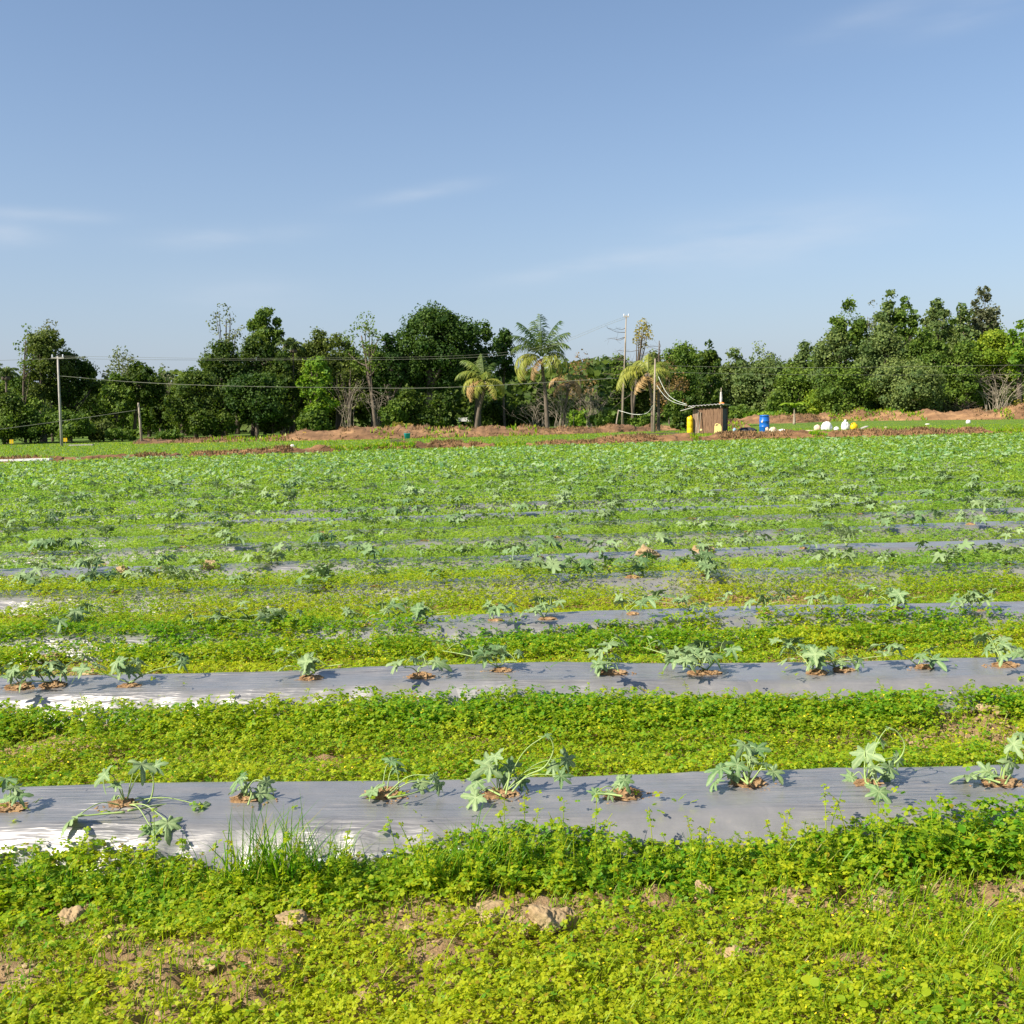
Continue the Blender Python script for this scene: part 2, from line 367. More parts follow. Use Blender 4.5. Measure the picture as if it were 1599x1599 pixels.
# silver film over every bed
ORD = ['first', 'second', 'third', 'fourth', 'fifth', 'sixth', 'seventh', 'eighth', 'ninth', 'tenth', 'eleventh', 'twelfth', 'thirteenth', 'fourteenth', 'fifteenth', 'sixteenth', 'seventeenth', 'eighteenth', 'nineteenth', 'twentieth', 'twenty-first', 'twenty-second', 'twenty-third', 'twenty-fourth', 'twenty-fifth', 'twenty-sixth', 'twenty-seventh', 'twenty-eighth', 'twenty-ninth', 'thirtieth']
for r in range(len(ROWS)):
    a, b_ = ROWS[r]; L = .62*a+2.2
    if a > edge_y(0)-.9: break
    nx = int(2*L/.035) if r < 3 else int(2*L/.09) if r < 8 else int(2*L/.3); nv = 30 if r < 3 else 18 if r < 8 else 9
    xs = np.linspace(-L, L, nx); vs = np.linspace(-HALF*1.0, HALF*1.0, nv)
    XX, VV = np.meshgrid(xs, vs); YY = row_y(r, XX)+VV
    zz = terrain(XX.ravel(), YY.ravel()).reshape(XX.shape)
    zc = np.stack([np.convolve(q, np.ones(9)/9, 'same') if len(q) > 20 else q for q in zz]); zc[:, :5] = zz[:, :5]; zc[:, -5:] = zz[:, -5:]
    lift = .022+.010*(fbm(XX*1.6+YY*3, YY*9, 31+r, 3)-.5)+.030*np.clip(fbm(XX*.8, YY*15+XX*.9, 41+r, 2)-.56, 0, 1)*sst(.35, .6, vnoise(XX*.9, YY*0, 44+r))
    edge = np.abs(VV)/HALF
    # the loose skirt on the camera side is crumpled
    crump = (fbm(XX*9, YY*17, 51+r, 4)-.5)*.085*sst(.50, .9, -VV/HALF)*(.25+.75*sst(.9, -.4, XX/(2+r)))
    zz = np.maximum(zc, zz)+lift*(1-sst(.93, 1.0, edge)*1.9)+crump
    g = G(); i = np.arange(nv-1)[:, None]*nx; j = np.arange(nx-1)[None]
    g.add(np.stack([XX.ravel(), YY.ravel(), zz.ravel()], 1), np.stack([i+j, i+j+1, i+j+1+nx, i+j+nx], -1).reshape(-1, 4))
    lab = {0: 'wide silver-grey plastic mulch film on the nearest planting bed, white crumpled front edge',
           1: 'silver plastic mulch film on the second bed from the viewer, glossy streaks on its left'}.get(r, 'grey plastic mulch film covering the %s planting bed back from the viewer' % ORD[r])
    tag(g.obj('mulch_film', M['film'], smooth=True), lab, 'mulch film', 'strips of silver mulch film over the beds')
NFILM = r

# torn white flap of film hanging over the front of the nearest bed
cx, cy = ground_at(600, 1362)
n = 26; uu, vv = np.meshgrid(np.linspace(-1, 1, n), np.linspace(0, 1, n))
xx = cx+uu*(.27-.22*vv)+.03*np.sin(vv*5); yy = row_y(0, xx)-HALF*.86-vv*.17
zz = terrain(xx.ravel(), yy.ravel()).reshape(n, n)+.035+(fbm(xx*14, yy*14, 77, 3)-.5)*.05-.01*vv
g = G(); i = np.arange(n-1)[:, None]*n; j = np.arange(n-1)[None]
g.add(np.stack([xx.ravel(), yy.ravel(), zz.ravel()], 1), np.stack([i+j, i+j+1, i+j+1+n, i+j+n], -1).reshape(-1, 4))
M['white_plastic'] = plain('white_plastic', (.66, .67, .72), .42)
tag(g.obj('torn_film', M['white_plastic'], smooth=True), 'torn white flap of plastic hanging off the front of the nearest bed', 'plastic flap')

# ------------------------------------------------------------------ weeds (nobody could count them)
def nearest_row(x, y):
    best = np.full(len(x), 99.); idx = np.zeros(len(x), int)
    for i in range(len(ROWS)):
        v = y-row_y(i, x); k = np.abs(v) < np.abs(best); best = np.where(k, v, best); idx = np.where(k, i, idx)
    return best, idx
def sample(y0, y1, dens):
    a = lambda y: .60*y+2.2
    n = int(dens*(y1-y0)*(a(y0)+a(y1)))
    y = rng.uniform(y0, y1, n*2); x = rng.uniform(-1, 1, n*2)*a(y1); k = np.abs(x) < a(y)
    return x[k][:n], y[k][:n]
def weed_height(x, y, v, idx):
    h = .045+.05*fbm(x*2.5, y*2.5, 71, 2)
    front = sst(-.80, -.50, v)*(v < 0)
    h = h+.035*(idx >= 3)*(np.abs(v) < .38)
    h = h*np.where((idx == 0) & (front > 0), .55, 1)+front*np.where(idx == 0, -.005+.04*vnoise(x*2.1, 0*y, 9)+.085*sst(1.0, 1.8, x), np.where(idx < 2, .02+.04*vnoise(x*1.7, 0*y, 19), .02))+np.where((idx >= 3) | ((idx == 2) & (v < 0)), .055, 0)*sst(.30, .45, np.abs(v))+.02*(idx == 1)
    h = h+.035*sst(.7, .4, v)*(v > 0)
    fore = (y < 3.15)
    return np.where(fore, .022+.04*fbm(x*3, y*3, 73, 2), h)
def keep_mask(x, y, v, idx):
    over = .10*(vnoise(x*1.3, idx*7.7, 81)-.35)+np.where(idx > 1, .10*vnoise(x*.5, idx*5.3, 83), 0)+np.where(idx > 6, .08, 0)
    inner = HALF-.03-np.clip(over, 0, .3)*np.where(v < 0, 1.3, .4)
    on = np.abs(v) < inner
    # some beds are nearly grown over, in stretches
    jt = rng.normal(size=len(x))*.07
    grown = (vnoise(x*.28+idx*3.1, idx*11.3, 85)+jt > np.where(idx > 7, .10, np.where(idx == 3, .34, np.where(idx >= 5, .36, .66)))) & (idx >= 3)
    grown |= (idx == 2) & (x+jt*6+.5*(vnoise(y*6, x, 3)-.5) < -.9) & (vnoise(x*2.2, y*.1, 5) > .22)
    p = (1-bare(x, y))**1.9; p = np.where(on & ~grown, .004, p); p = np.where(on & grown, p*.95, p)
    return p
def trefoils(g, y0, y1, dens, size, shape, three=True, tiltn=.42, tones=0.):
    x, y = sample(y0, y1, dens); v, idx = nearest_row(x, y); p = keep_mask(x, y, v, idx)
    p = p*(y < edge_y(x)-.3)
    k = rng.random(len(x)) < p; x, y, v, idx = x[k], y[k], v[k], idx[k]
    h = weed_height(x, y, v, idx); n = len(x)
    z = terrain(x, y)+.006+h*rng.random(n)**.55
    front = sst(-.85, -.45, v)*(v < 0)
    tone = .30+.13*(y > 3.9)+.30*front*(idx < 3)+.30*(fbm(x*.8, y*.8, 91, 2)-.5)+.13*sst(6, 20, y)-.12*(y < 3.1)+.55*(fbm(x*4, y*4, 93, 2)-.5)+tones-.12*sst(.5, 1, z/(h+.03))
    nr = rand_n(n, tiltn); hd = rng.uniform(0, 2*PI, n); s = size*rng.uniform(.55, 1.25, n)*(1+.45*front*(y < 8))
    P = np.stack([x, y, z], 1)
    if three:
        for q in range(3): leaves(g, P, nr+rng.normal(size=(n, 3))*.12, hd+q*2.0944, s, shape, tone)
    else: leaves(g, P, nr, hd, s*1.25, shape, tone)
    return n
g = G()
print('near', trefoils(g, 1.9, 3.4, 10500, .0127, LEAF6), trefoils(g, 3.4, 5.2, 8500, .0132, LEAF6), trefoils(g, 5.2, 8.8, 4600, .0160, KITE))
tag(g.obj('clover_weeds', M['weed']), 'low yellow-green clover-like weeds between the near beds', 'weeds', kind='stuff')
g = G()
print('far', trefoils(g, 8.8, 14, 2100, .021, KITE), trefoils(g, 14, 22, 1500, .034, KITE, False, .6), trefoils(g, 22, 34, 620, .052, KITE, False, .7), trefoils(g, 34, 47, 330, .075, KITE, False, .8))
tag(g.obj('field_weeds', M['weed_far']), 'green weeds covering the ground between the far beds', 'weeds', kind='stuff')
# yellow flecks
g = G(); x, y = sample(2.2, 6.5, 60); v, idx = nearest_row(x, y); k = (np.abs(v) > .42) & (rng.random(len(x)) < 1-bare(x, y)); x, y = x[k], y[k]; v, idx = v[k], idx[k]
n = len(x); P = np.stack([x, y, terrain(x, y)+weed_height(x, y, v, idx)*1.02+.006], 1); hd = rng.uniform(0, 6.28, n)
nr = rand_n(n, .5)
for q in range(5): leaves(g, P, nr, hd+q*1.2566, .0042, KITE)
tag(g.obj('weed_flowers', M['flower']), 'tiny yellow flowers scattered over the clover weeds', 'flowers', kind='stuff')

# upright leafy sprigs in front of the beds
def sprigs(g, gs, x, y, H, ls, tone):
    for xi, yi, hi in zip(x, y, H):
        z0 = tz(xi, yi); lean = rng.normal(size=2)*.11*hi*2
        top = np.array([xi+lean[0], yi+lean[1], z0+hi])
        pts = np.array([[xi, yi, z0-.01], [xi+lean[0]*.35, yi+lean[1]*.35, z0+hi*.55], top])
        V, F = tube(pts, [.0022, .0016, .001], 4, False); gs.add(V, F)
        m = int(5+hi*60); tt = rng.random(m)**.8*.95+.05
        P = np.array([np.interp(tt, [0, .5, 1], pts[:, c]) for c in range(3)]).T
        hd = rng.uniform(0, 2*PI, m); off = rng.uniform(.2, 1., m)*ls*1.3*(1.25-tt*.5)
        P[:, 0] += np.cos(hd)*off; P[:, 1] += np.sin(hd)*off; P[:, 2] += rng.uniform(0, 1, m)*.010
        nr = rand_n(m, .45)
        for q in range(3): leaves(g, P, nr, hd+q*2.0944, ls*rng.uniform(.6, 1.15, m)*(1.25-.45*tt), LEAF6, tone)
g = G(); gs = G()
x = rng.uniform(-3.4, 3.5, 330); y = row_y(0, x)-rng.uniform(.36, .56, 330); H = (.10+.17*rng.random(330)**1.4)*(.6+.6*vnoise(x*3, x*0, 4))+.05*(rng.random(330) > .85)
k = (np.abs(x-ground_at(598, 1365)[0]) > .085); sprigs(g, gs, x[k], y[k], H[k], .0145, .38)
x = rng.uniform(-3.4, 3.5, 260); y = row_y(1, x)-rng.uniform(.33, .60, 260); sprigs(g, gs, x, y, rng.uniform(.08, .2, 260), .014, .42)
x = rng.uniform(-4.4, 4.5, 240); y = row_y(2, x)-rng.uniform(.33, .55, 240); sprigs(g, gs, x, y, rng.uniform(.07, .17, 240), .015, .36)
V, F = np.concatenate(gs.V), [np.concatenate(gs.F)]
g.add(V, F, .35)
tag(g.obj('leafy_sprigs', M['weed']), 'upright leafy weed sprigs along the front edges of the beds', 'weeds', kind='stuff')
# broad-leaved weeds: right end in front of the nearest bed and the bottom edge of the picture
g = G()
def broad(x0, x1, y0, y1, n, s0, s1, h, tone):
    x = rng.uniform(x0, x1, n); y = rng.uniform(y0, y1, n); v, _ = nearest_row(x, y); k = np.abs(v) > .38; x, y = x[k], y[k]; n = len(x); z = terrain(x, y)+rng.uniform(.25, 1, n)*h
    leaves(g, np.stack([x, y, z], 1), rand_n(n, .45), rng.uniform(0, 6.28, n), rng.uniform(s0, s1, n), np.array([(0, 0), (.2, .32), (.55, .42), (.85, .25), (1, 0), (.85, -.25), (.55, -.42), (.2, -.32)]), tone, .12)
broad(1.35, 2.3, 3.28, 3.48, 420, .02, .042, .17, .55)
broad(.9, 1.5, 3.25, 3.42, 130, .018, .032, .11, .6)
for (px, py, w, n) in [(1390, 1580, .12, 26), (1300, 1575, .05, 10), (1470, 1590, .07, 14), (150, 1580, .03, 5), (330, 1595, .05, 6), (1540, 1560, .06, 8), (1010, 1400, .2, 14), (650, 1370, .3, 30), (300, 1370, .3, 26)]:
    cx, cy = ground_at(px, py); broad(cx-w, cx+w, cy-w*.6, cy+w*.6, n, .016, .036, .07, .45)
# a line of broader leaves just behind the film of the first beds
for r_, L, n in ((0, 2.3, 330), (1, 3.3, 260), (2, 4.2, 240)):
    x = rng.uniform(-L, L, n); y = row_y(r_, x)+rng.uniform(.38, .55, n); z = terrain(x, y)+rng.uniform(.03, .10, n)
    leaves(g, np.stack([x, y, z], 1), rand_n(n, .5), rng.uniform(0, 6.28, n), rng.uniform(.015, .032, n), LEAF6, .5)
for (y0, y1, dn, s0, s1, tn) in ((2.2, 4.2, 330, .011, .024, .6), (2.2, 4.2, 260, .010, .02, .05), (4.2, 6.6, 170, .015, .028, .7)):
    x, y = sample(y0, y1, dn); v, idx = nearest_row(x, y); k = (np.abs(v) > .40) & (rng.random(len(x)) < (1-bare(x, y))) & (fbm(x*2.1+tn*9, y*2.1, 97, 2) > .45); x, y, v, idx = x[k], y[k], v[k], idx[k]; n = len(x)
    z = terrain(x, y)+weed_height(x, y, v, idx)*rng.uniform(.6, 1.25, n)+.008; P = np.stack([x, y, z], 1); hd = rng.uniform(0, 6.28, n); nr = rand_n(n, .4)
    for q in range(4): leaves(g, P, nr+rng.normal(size=(n, 3))*.2, hd+q*1.5708, rng.uniform(s0, s1, n), np.array([(0, 0), (.3, .20), (.7, .24), (1, 0), (.7, -.24), (.3, -.20)]), tn)
tag(g.obj('broadleaf_weeds', M['weed']), 'broader green weed leaves beside the nearest bed', 'weeds', kind='stuff')

def blades(g, x, y, H, w, lean=.35, tone=.5, seg=4):
    v, _ = nearest_row(x, y); y = np.where(np.abs(v) < .37, y-v+np.where(v < .1, -1, 1)*rng.uniform(.37, .47, len(x)), y)
    n = len(x); z = terrain(x, y); a = rng.uniform(0, 2*PI, n); l = H*lean*rng.uniform(.2, 1.8, n)
    d = np.stack([np.cos(a), np.sin(a)], 1); c = np.stack([-np.sin(a+.6), np.cos(a+.6)], 1)
    V = np.zeros((n, seg*2+1, 3))
    for k in range(seg+1):
        f = k/seg; wd = w*(1-f**1.7)*.5; off = l*f**2
        px = x+d[:, 0]*off; py = y+d[:, 1]*off; pz = z-.01+H*(f-.22*lean*f**3*1.5)
        if k == seg: V[:, 2*k] = np.stack([px, py, pz], 1)
        else:
            V[:, 2*k] = np.stack([px-c[:, 0]*wd, py-c[:, 1]*wd, pz], 1); V[:, 2*k+1] = np.stack([px+c[:, 0]*wd, py+c[:, 1]*wd, pz], 1)
    m = seg*2+1; base = np.arange(n)[:, None, None]*m
    q = np.array([[2*k, 2*k+1, 2*k+3, 2*k+2] for k in range(seg-1)])[None]+base
    tr = (np.array([[2*seg-2, 2*seg-1, 2*seg]])[None]+base).reshape(-1, 3)
    g.add(V.reshape(-1, 3), [q.reshape(-1, 4), tr], np.repeat(np.full(n, tone) if np.isscalar(tone) else tone, m))
g = G()
for (px, py, w, n, H) in [(90, 1370, .07, 90, .16), (250, 1372, .05, 70, .15), (640, 1392, .05, 50, .17), (880, 1375, .06, 50, .2), (1110, 1370, .05, 50, .17), (1280, 1372, .07, 70, .18), (1500, 1360, .06, 60, .2), (440, 1368, .085, 260, .30), (520, 1375, .06, 90, .22), (480, 1372, .12, 90, .2), (390, 1372, .06, 70, .17), (390, 1370, .06, 60, .10), (690, 1400, .05, 60, .2), (745, 1370, .05, 70, .24), (780, 1385, .04, 35, .24), (1010, 1330, .02, 7, .2), (960, 1340, .1, 14, .15),
                          (60, 1360, .07, 60, .11), (135, 1330, .03, 12, .13), (300, 1400, .08, 40, .10), (1060, 1375, .1, 40, .10), (1200, 1390, .15, 50, .1), (1390, 1420, .12, 90, .12), (1450, 1300, .02, 5, .22), (230, 1340, .05, 20, .12),
                          (320, 1120, .06, 40, .12), (430, 1120, .1, 40, .12), (600, 1110, .05, 50, .11), (1050, 1105, .06, 14, .2), (1250, 1120, .1, 30, .1), (1110, 1210, .2, 40, .10), (580, 1240, .1, 20, .07)]:
    cx, cy = ground_at(px, py); x = rng.normal(cx, w, n); y = rng.normal(cy, w*.5, n); blades(g, x, y, H*rng.uniform(.45, 1.2, n), .0065, .45, rng.uniform(.4, 1.0, n))
for (px, py, w, n, H) in [(1330, 1575, .30, 620, .10), (1540, 1500, .16, 460, .115), (1100, 1590, .25, 420, .10), (230, 1590, .25, 420, .09), (750, 1580, .35, 320, .085), (1400, 1480, .2, 260, .09), (560, 1440, .2, 120, .07), (950, 1560, .2, 220, .085), (60, 1480, .15, 160, .08), (1250, 1440, .3, 220, .09), (330, 1420, .3, 200, .09), (800, 1400, .3, 160, .09), (1500, 1420, .2, 160, .12)]:
    cx, cy = ground_at(px, py); x = rng.normal(cx, w, n); y = rng.normal(cy, w*.5, n); blades(g, x, y, H*rng.uniform(.5, 1.2, n), .0046, .4, rng.uniform(-.1, .7, n))
x, y = sample(2.2, 5.2, 420); k = np.abs(nearest_row(x, y)[0]) > .4; blades(g, x[k], y[k], rng.uniform(.03, .10, k.sum()), .0042, .5, rng.uniform(-.2, .7, k.sum()))
x, y = sample(3.9, 5.2, 260); k = np.abs(nearest_row(x, y)[0]) > .4; blades(g, x[k], y[k], rng.uniform(.06, .15, k.sum()), .0045, .45, rng.uniform(0, .8, k.sum()))
x, y = sample(2.1, 3.3, 500); kk = fbm(x*2, y*2, 55, 2) > .5; x, y = x[kk], y[kk]; blades(g, x, y, rng.uniform(.04, .12, len(x)), .0045, .5, rng.uniform(-.2, .6, len(x)))
x, y = sample(5.2, 12, 120); k = np.abs(nearest_row(x, y)[0]) > .4; blades(g, x[k], y[k], rng.uniform(.05, .14, k.sum()), .006, .45, rng.uniform(0, .7, k.sum()), 3)
tag(g.obj('grass_tufts', M['grass']), 'tufts of narrow grass among the weeds in the foreground', 'grass', kind='stuff')

# crumbs of soil
g = G(); x, y = sample(2.2, 6, 700); b_ = bare(x, y); k = (rng.random(len(x)) < b_*.9+.03) & (np.abs(nearest_row(x, y)[0]) > .40); x, y = x[k], y[k]
for xi, yi in zip(x, y):
    V, F = ICO2; r_ = .003+.010*rng.random()**3; P = V*(.75+.5*n3(V*2.1+xi*9, int(xi*50) % 97))[:, None]
    g.add(P*np.array([1, 1, .7])*r_+np.array([xi, yi, tz(xi, yi)+r_*.2]), F)
x, y = sample(5.0, 19, 9); v, idx = nearest_row(x, y); y = np.where(np.abs(v) < .38, y-v+np.sign(v)*rng.uniform(.38, .5, len(x)), y); k = rng.random(len(x)) < .55+.3*(y > 9); x, y = x[k], y[k]
for xi, yi in zip(x, y):
    V, F = ICO2; r_ = rng.uniform(.015, .038); P = V*(.6+.8*n3(V*2.3+xi*9, int(abs(xi)*50) % 97))[:, None]
    g.add(P*np.array([rng.uniform(1, 2.6), 1, .6])*r_+np.array([xi, yi, tz(xi, yi)+.02+r_*.3]), F)
tag(g.obj('soil_crumbs', M['clod'], smooth=False), 'small crumbs of dry soil in the bare patches', 'soil', kind='stuff')
def clod(px, py, w, h, label, seed, sub=4):
    x, y = ground_at(px, py); z = tz(x, y)
    V, F = ICO5; P = V.copy(); q = np.random.default_rng(seed); r_ = np.full(len(P), 1.15)
    for k in range(16):
        nn = q.normal(size=3); nn /= np.linalg.norm(nn); dd = P@nn; r_ = np.where(dd > .2, np.minimum(r_, q.uniform(.62, .95)/np.maximum(dd, .2)), r_)
    r_ = r_*(1+.45*(n3(P*2.6+seed, seed+3)-.5)+.40*(n3(P*7+seed, seed+7)-.5)+.22*(n3(P*17+seed, seed+11)-.5))
    P = P*r_[:, None]*np.array([w/2, w*.42, h*.60])*1.12
    g = G().add(P, F); o = g.obj('soil_clod', M['clod'], smooth=True); o.location = (x, y, z+h*.36)
    tag(o, label, 'soil clod', 'dry clods of soil lying in the field')
clod(850, 1462, .10, .075, 'largest double-humped clod of dry soil in the middle foreground', 1)
clod(812, 1468, .09, .05, 'low clod pressed against the left of the largest soil clod', 2)
clod(735, 1432, .05, .03, 'small lump left of the flat ridge of crumbly soil', 31)
clod(1058, 1448, .045, .03, 'small lump between the largest clod and the rounded pale clod', 32)
clod(1240, 1420, .09, .035, 'low crumbly lump under the weeds right of the rounded pale clod', 33)
clod(1380, 1418, .11, .04, 'long low lump of soil towards the right foreground', 34)
clod(888, 1455, .05, .055, 'narrow upright clod just right of the largest soil clod', 3)
clod(765, 1440, .13, .035, 'flat wide ridge of crumbly soil left of the largest clod', 4)
clod(1098, 1408, .06, .06, 'single rounded pale clod in front of the tall weeds', 5)
clod(1148, 1502, .055, .05, 'pale clod alone in the lower right foreground weeds', 6)
clod(1585, 1408, .08, .045, 'pale clod at the right edge of the picture', 7)
clod(328, 1528, .05, .035, 'small clod low in the left foreground', 8)
clod(112, 1448, .075, .06, 'clod with a steep face in the left foreground', 9)
clod(458, 1465, .075, .035, 'low clod in the weeds below the big grass tuft', 10)
clod(172, 1472, .055, .02, 'flat pale clod near the left foreground', 11)
clod(645, 1465, .05, .025, 'small flat clod below the tuft at the torn film', 12)
clod(1010, 893, .19, .13, 'big orange-brown clod lying on the fifth bed', 13)
clod(1100, 886, .2, .09, 'orange-brown clod right of the big one on the fifth bed', 14)
clod(962, 897, .2, .07, 'low clod left of the big one on the fifth bed', 15)
clod(196, 918, .14, .10, 'orange-brown clod behind the fourth bed on the left', 16)
clod(698, 1028, .13, .08, 'clod in the weeds between the second and third beds', 17)
clod(85, 1040, .14, .07, 'clod at the left behind the second bed', 18)
clod(1555, 1005, .22, .07, 'wide pale clod on the right in front of the third bed', 19)
clod(330, 912, .18, .09, 'small clod in front of the fifth bed on the left', 20)
clod(1180, 832, .25, .09, 'small clod on the seventh bed in the right half', 21)

# ------------------------------------------------------------------ watermelon plants
def melon_leaf(seed):
    r = np.random.default_rng(seed); nA = 96; rings = [.0, .3, .58, .82, 1.0]
    th = np.linspace(-PI, PI, nA, endpoint=False)
    lob = [(0, 1.0, .27), (.92, .82, .31), (-.92, .80, .31), (1.85, .70, .36), (-1.85, .68, .36), (2.62, .50, .30), (-2.62, .50, .30)]
    lob = [(c+r.normal()*.09, L*(1+r.normal()*.09), w*(1+r.normal()*.08)) for c, L, w in lob]
    Rr = np.full(nA, .40)
    for (c, L, w) in lob:
        d = (th-c+PI) % (2*PI)-PI; e = np.exp(-(np.abs(d)/w)**5)
        Rr = np.maximum(Rr, L*e*(1-.17*np.exp(-(np.abs(np.abs(d)-w*.48)/.055)**2))*(1-.10*(d/w)**2))
    Rr = np.maximum(Rr, .40)*(1+.04*np.cos(th*23+r.uniform(0, 6)))*(1-.75*np.exp(-((np.abs(th)-PI)/.22)**2))
    V = []; T = []
    k1, k2, ph = r.uniform(.15, .50), r.uniform(.03, .20), r.uniform(0, 6)
    ax = np.array([c for c, _, _ in lob])
    for f in rings[1:]:
        rr = Rr*f; x = rr*np.cos(th); y = rr*np.sin(th)
        z = -k1*rr**2+k2*np.abs(y)*1.4+.08*np.sin(th*4+ph)*f*Rr+.05*np.sin(th*9+ph)*f**2+.012*r.normal(size=nA)
        V.append(np.stack([x, y, z], 1)); dv = np.min(np.abs((th[:, None]-ax[None]+PI) % (2*PI)-PI), 1)*f
        T.append(.62-.55*np.exp(-(dv/.05)**2))
    V = np.concatenate([np.array([[0, 0, 0]])]+V); T = np.concatenate([[0]]+T); F3 = []; F4 = []
    nR = len(rings)-1; q = np.arange(nA); q2 = (q+1) % nA
    F3 = np.stack([np.zeros(nA, int), 1+q, 1+q2], 1)
    F4 = np.concatenate([np.stack([1+a*nA+q, 1+(a+1)*nA+q, 1+(a+1)*nA+q2, 1+a*nA+q2], 1) for a in range(nR-1)])
    return V+np.array([.12, 0, 0]), [F3, F4], T
ML = [melon_leaf(s) for s in range(6)]
ML_ME = []
for k, (V, F, T) in enumerate(ML):
    me = G().add(V, F, T).mesh('leaf', True); me.materials.append(M['melon']); ML_ME.append(me)
def leaf_matrix(pos, nrm, head, s, roll=0):
    n = Vector(nrm).normalized(); h = Vector(head); b = n.cross(h).normalized(); t = b.cross(n)
    m = Matrix((t*s, b*s, n*s)).transposed().to_4x4(); m.translation = Vector(pos); return m
def soil_mound(x, y, r, seed, label, hi=True):
    z = tz(x, y)+.024; V, F = ICO4 if hi else ICO3; r = r*(random.uniform(1.0, 1.3) if hi else random.uniform(.7, 1.15))
    P = V.copy(); d = .80+.55*(n3(P*2.4+seed, seed)-.5)+.8*(n3(P*7+seed, seed+3)-.5)+.35*(n3(P*16+seed, seed+5)-.5)
    P = P*d[:, None]*np.array([random.uniform(1., 1.5), random.uniform(.65, .9), random.uniform(.30, .46)])*r*.92
    g = G().add(P, F)
    if hi:
        for q in range(70):
            a = rng.uniform(0, 6.28); rr = r*rng.uniform(.6, 1.55); s_ = rng.uniform(.002, .006); v2, f2 = ICO2
            g.add(v2*s_*np.array([1, 1, .6])*(.8+.4*rng.random((len(v2), 1)))+np.array([math.cos(a)*rr*1.2, math.sin(a)*rr*.75, -.004]), f2)
    o = g.obj('soil_mound', M['soil'], smooth=False); o.location = (x, y, z)
    return tag(o, label, 'soil mound', 'soil mounds in the planting holes of the film')
PG = 'watermelon plants growing through the film'
# nearest row: the nine plants seen one by one
NEAR = [
 ((18, 1272), 'watermelon plant cut by the left edge on the nearest bed', [(8, 1222, 50), (30, 1245, 46), (5, 1250, 40), (22, 1232, 38), (12, 1262, 34)], [], .055),
 ((195, 1268), 'sprawling watermelon plant with a tall pale shoot on the nearest bed', [(158, 1212, 54), (172, 1256, 44), (108, 1282, 62), (262, 1290, 62), (236, 1298, 52), (322, 1262, 58), (250, 1262, 40), (222, 1200, 62), (245, 1198, 40), (290, 1262, 36), (180, 1228, 34)], [[(215, 1262), (234, 1250), (240, 1222), (234, 1203)], [(200, 1266), (260, 1256), (318, 1258)], [(195, 1268), (150, 1272), (112, 1276)]], .058),
 ((385, 1256), 'small upright watermelon plant in front of a wide earth patch, third on the nearest bed', [(370, 1216, 52), (412, 1240, 52), (420, 1222, 40), (382, 1232, 36), (368, 1238, 30)], [[(388, 1256), (392, 1235), (374, 1215)]], .062),
 ((600, 1244), 'low three-leaved watermelon plant with a thin raised shoot, fourth on the nearest bed', [(578, 1238, 54), (614, 1190, 44), (620, 1204, 30), (662, 1228, 48), (690, 1226, 42), (680, 1214, 28)], [[(605, 1244), (622, 1225), (618, 1195)], [(606, 1246), (640, 1240), (668, 1230)]], .055),
 ((782, 1241), 'watermelon plant with a long tendril curling up in a hook, middle of the nearest bed', [(757, 1200, 66), (772, 1184, 46), (740, 1222, 46), (737, 1248, 56), (818, 1222, 40), (800, 1200, 46), (868, 1200, 44), (892, 1186, 58), (880, 1214, 40), (788, 1218, 36), (856, 1150, 22)], [[(800, 1236), (822, 1212), (850, 1198), (864, 1172), (858, 1152), (840, 1150)], [(782, 1242), (758, 1232), (738, 1240)], [(790, 1240), (795, 1205), (778, 1188)]], .062),
 ((972, 1243), 'smallest watermelon plant, short and compact on a round earth mound, nearest bed', [(966, 1226, 52), (978, 1222, 42), (928, 1240, 36), (952, 1240, 26)], [[(972, 1243), (950, 1240), (930, 1240)]], .066),
 ((1168, 1224), 'bushy watermelon plant with four big raised leaves, sixth along the nearest bed', [(1120, 1204, 60), (1112, 1222, 46), (1160, 1168, 52), (1188, 1172, 58), (1148, 1196, 50), (1212, 1208, 40), (1198, 1196, 34), (1176, 1186, 40), (1142, 1214, 34)], [[(1168, 1224), (1160, 1200), (1158, 1175)], [(1168, 1224), (1150, 1212), (1124, 1206)], [(1172, 1222), (1188, 1200), (1196, 1178)]], .075),
 ((1352, 1222), 'watermelon plant with a leaf hanging down the film and a hooked shoot', [(1352, 1180, 70), (1376, 1152, 40), (1372, 1240, 56), (1326, 1215, 40), (1392, 1200, 46), (1404, 1186, 36), (1362, 1206, 40), (1388, 1216, 36), (1390, 1136, 20)], [[(1368, 1222), (1388, 1200), (1408, 1180), (1412, 1160), (1400, 1142), (1388, 1136)], [(1352, 1222), (1366, 1230), (1374, 1236)], [(1352, 1222), (1350, 1200), (1352, 1182)]], .05),
 ((1562, 1222), 'tall watermelon plant with a leaf trailing left, at the right end of the nearest bed', [(1508, 1216, 60), (1536, 1206, 44), (1590, 1166, 56), (1582, 1192, 46), (1598, 1150, 40), (1572, 1206, 36), (1545, 1216, 30)], [[(1570, 1224), (1582, 1200), (1590, 1165)], [(1562, 1222), (1538, 1216), (1512, 1218)]], .07)]
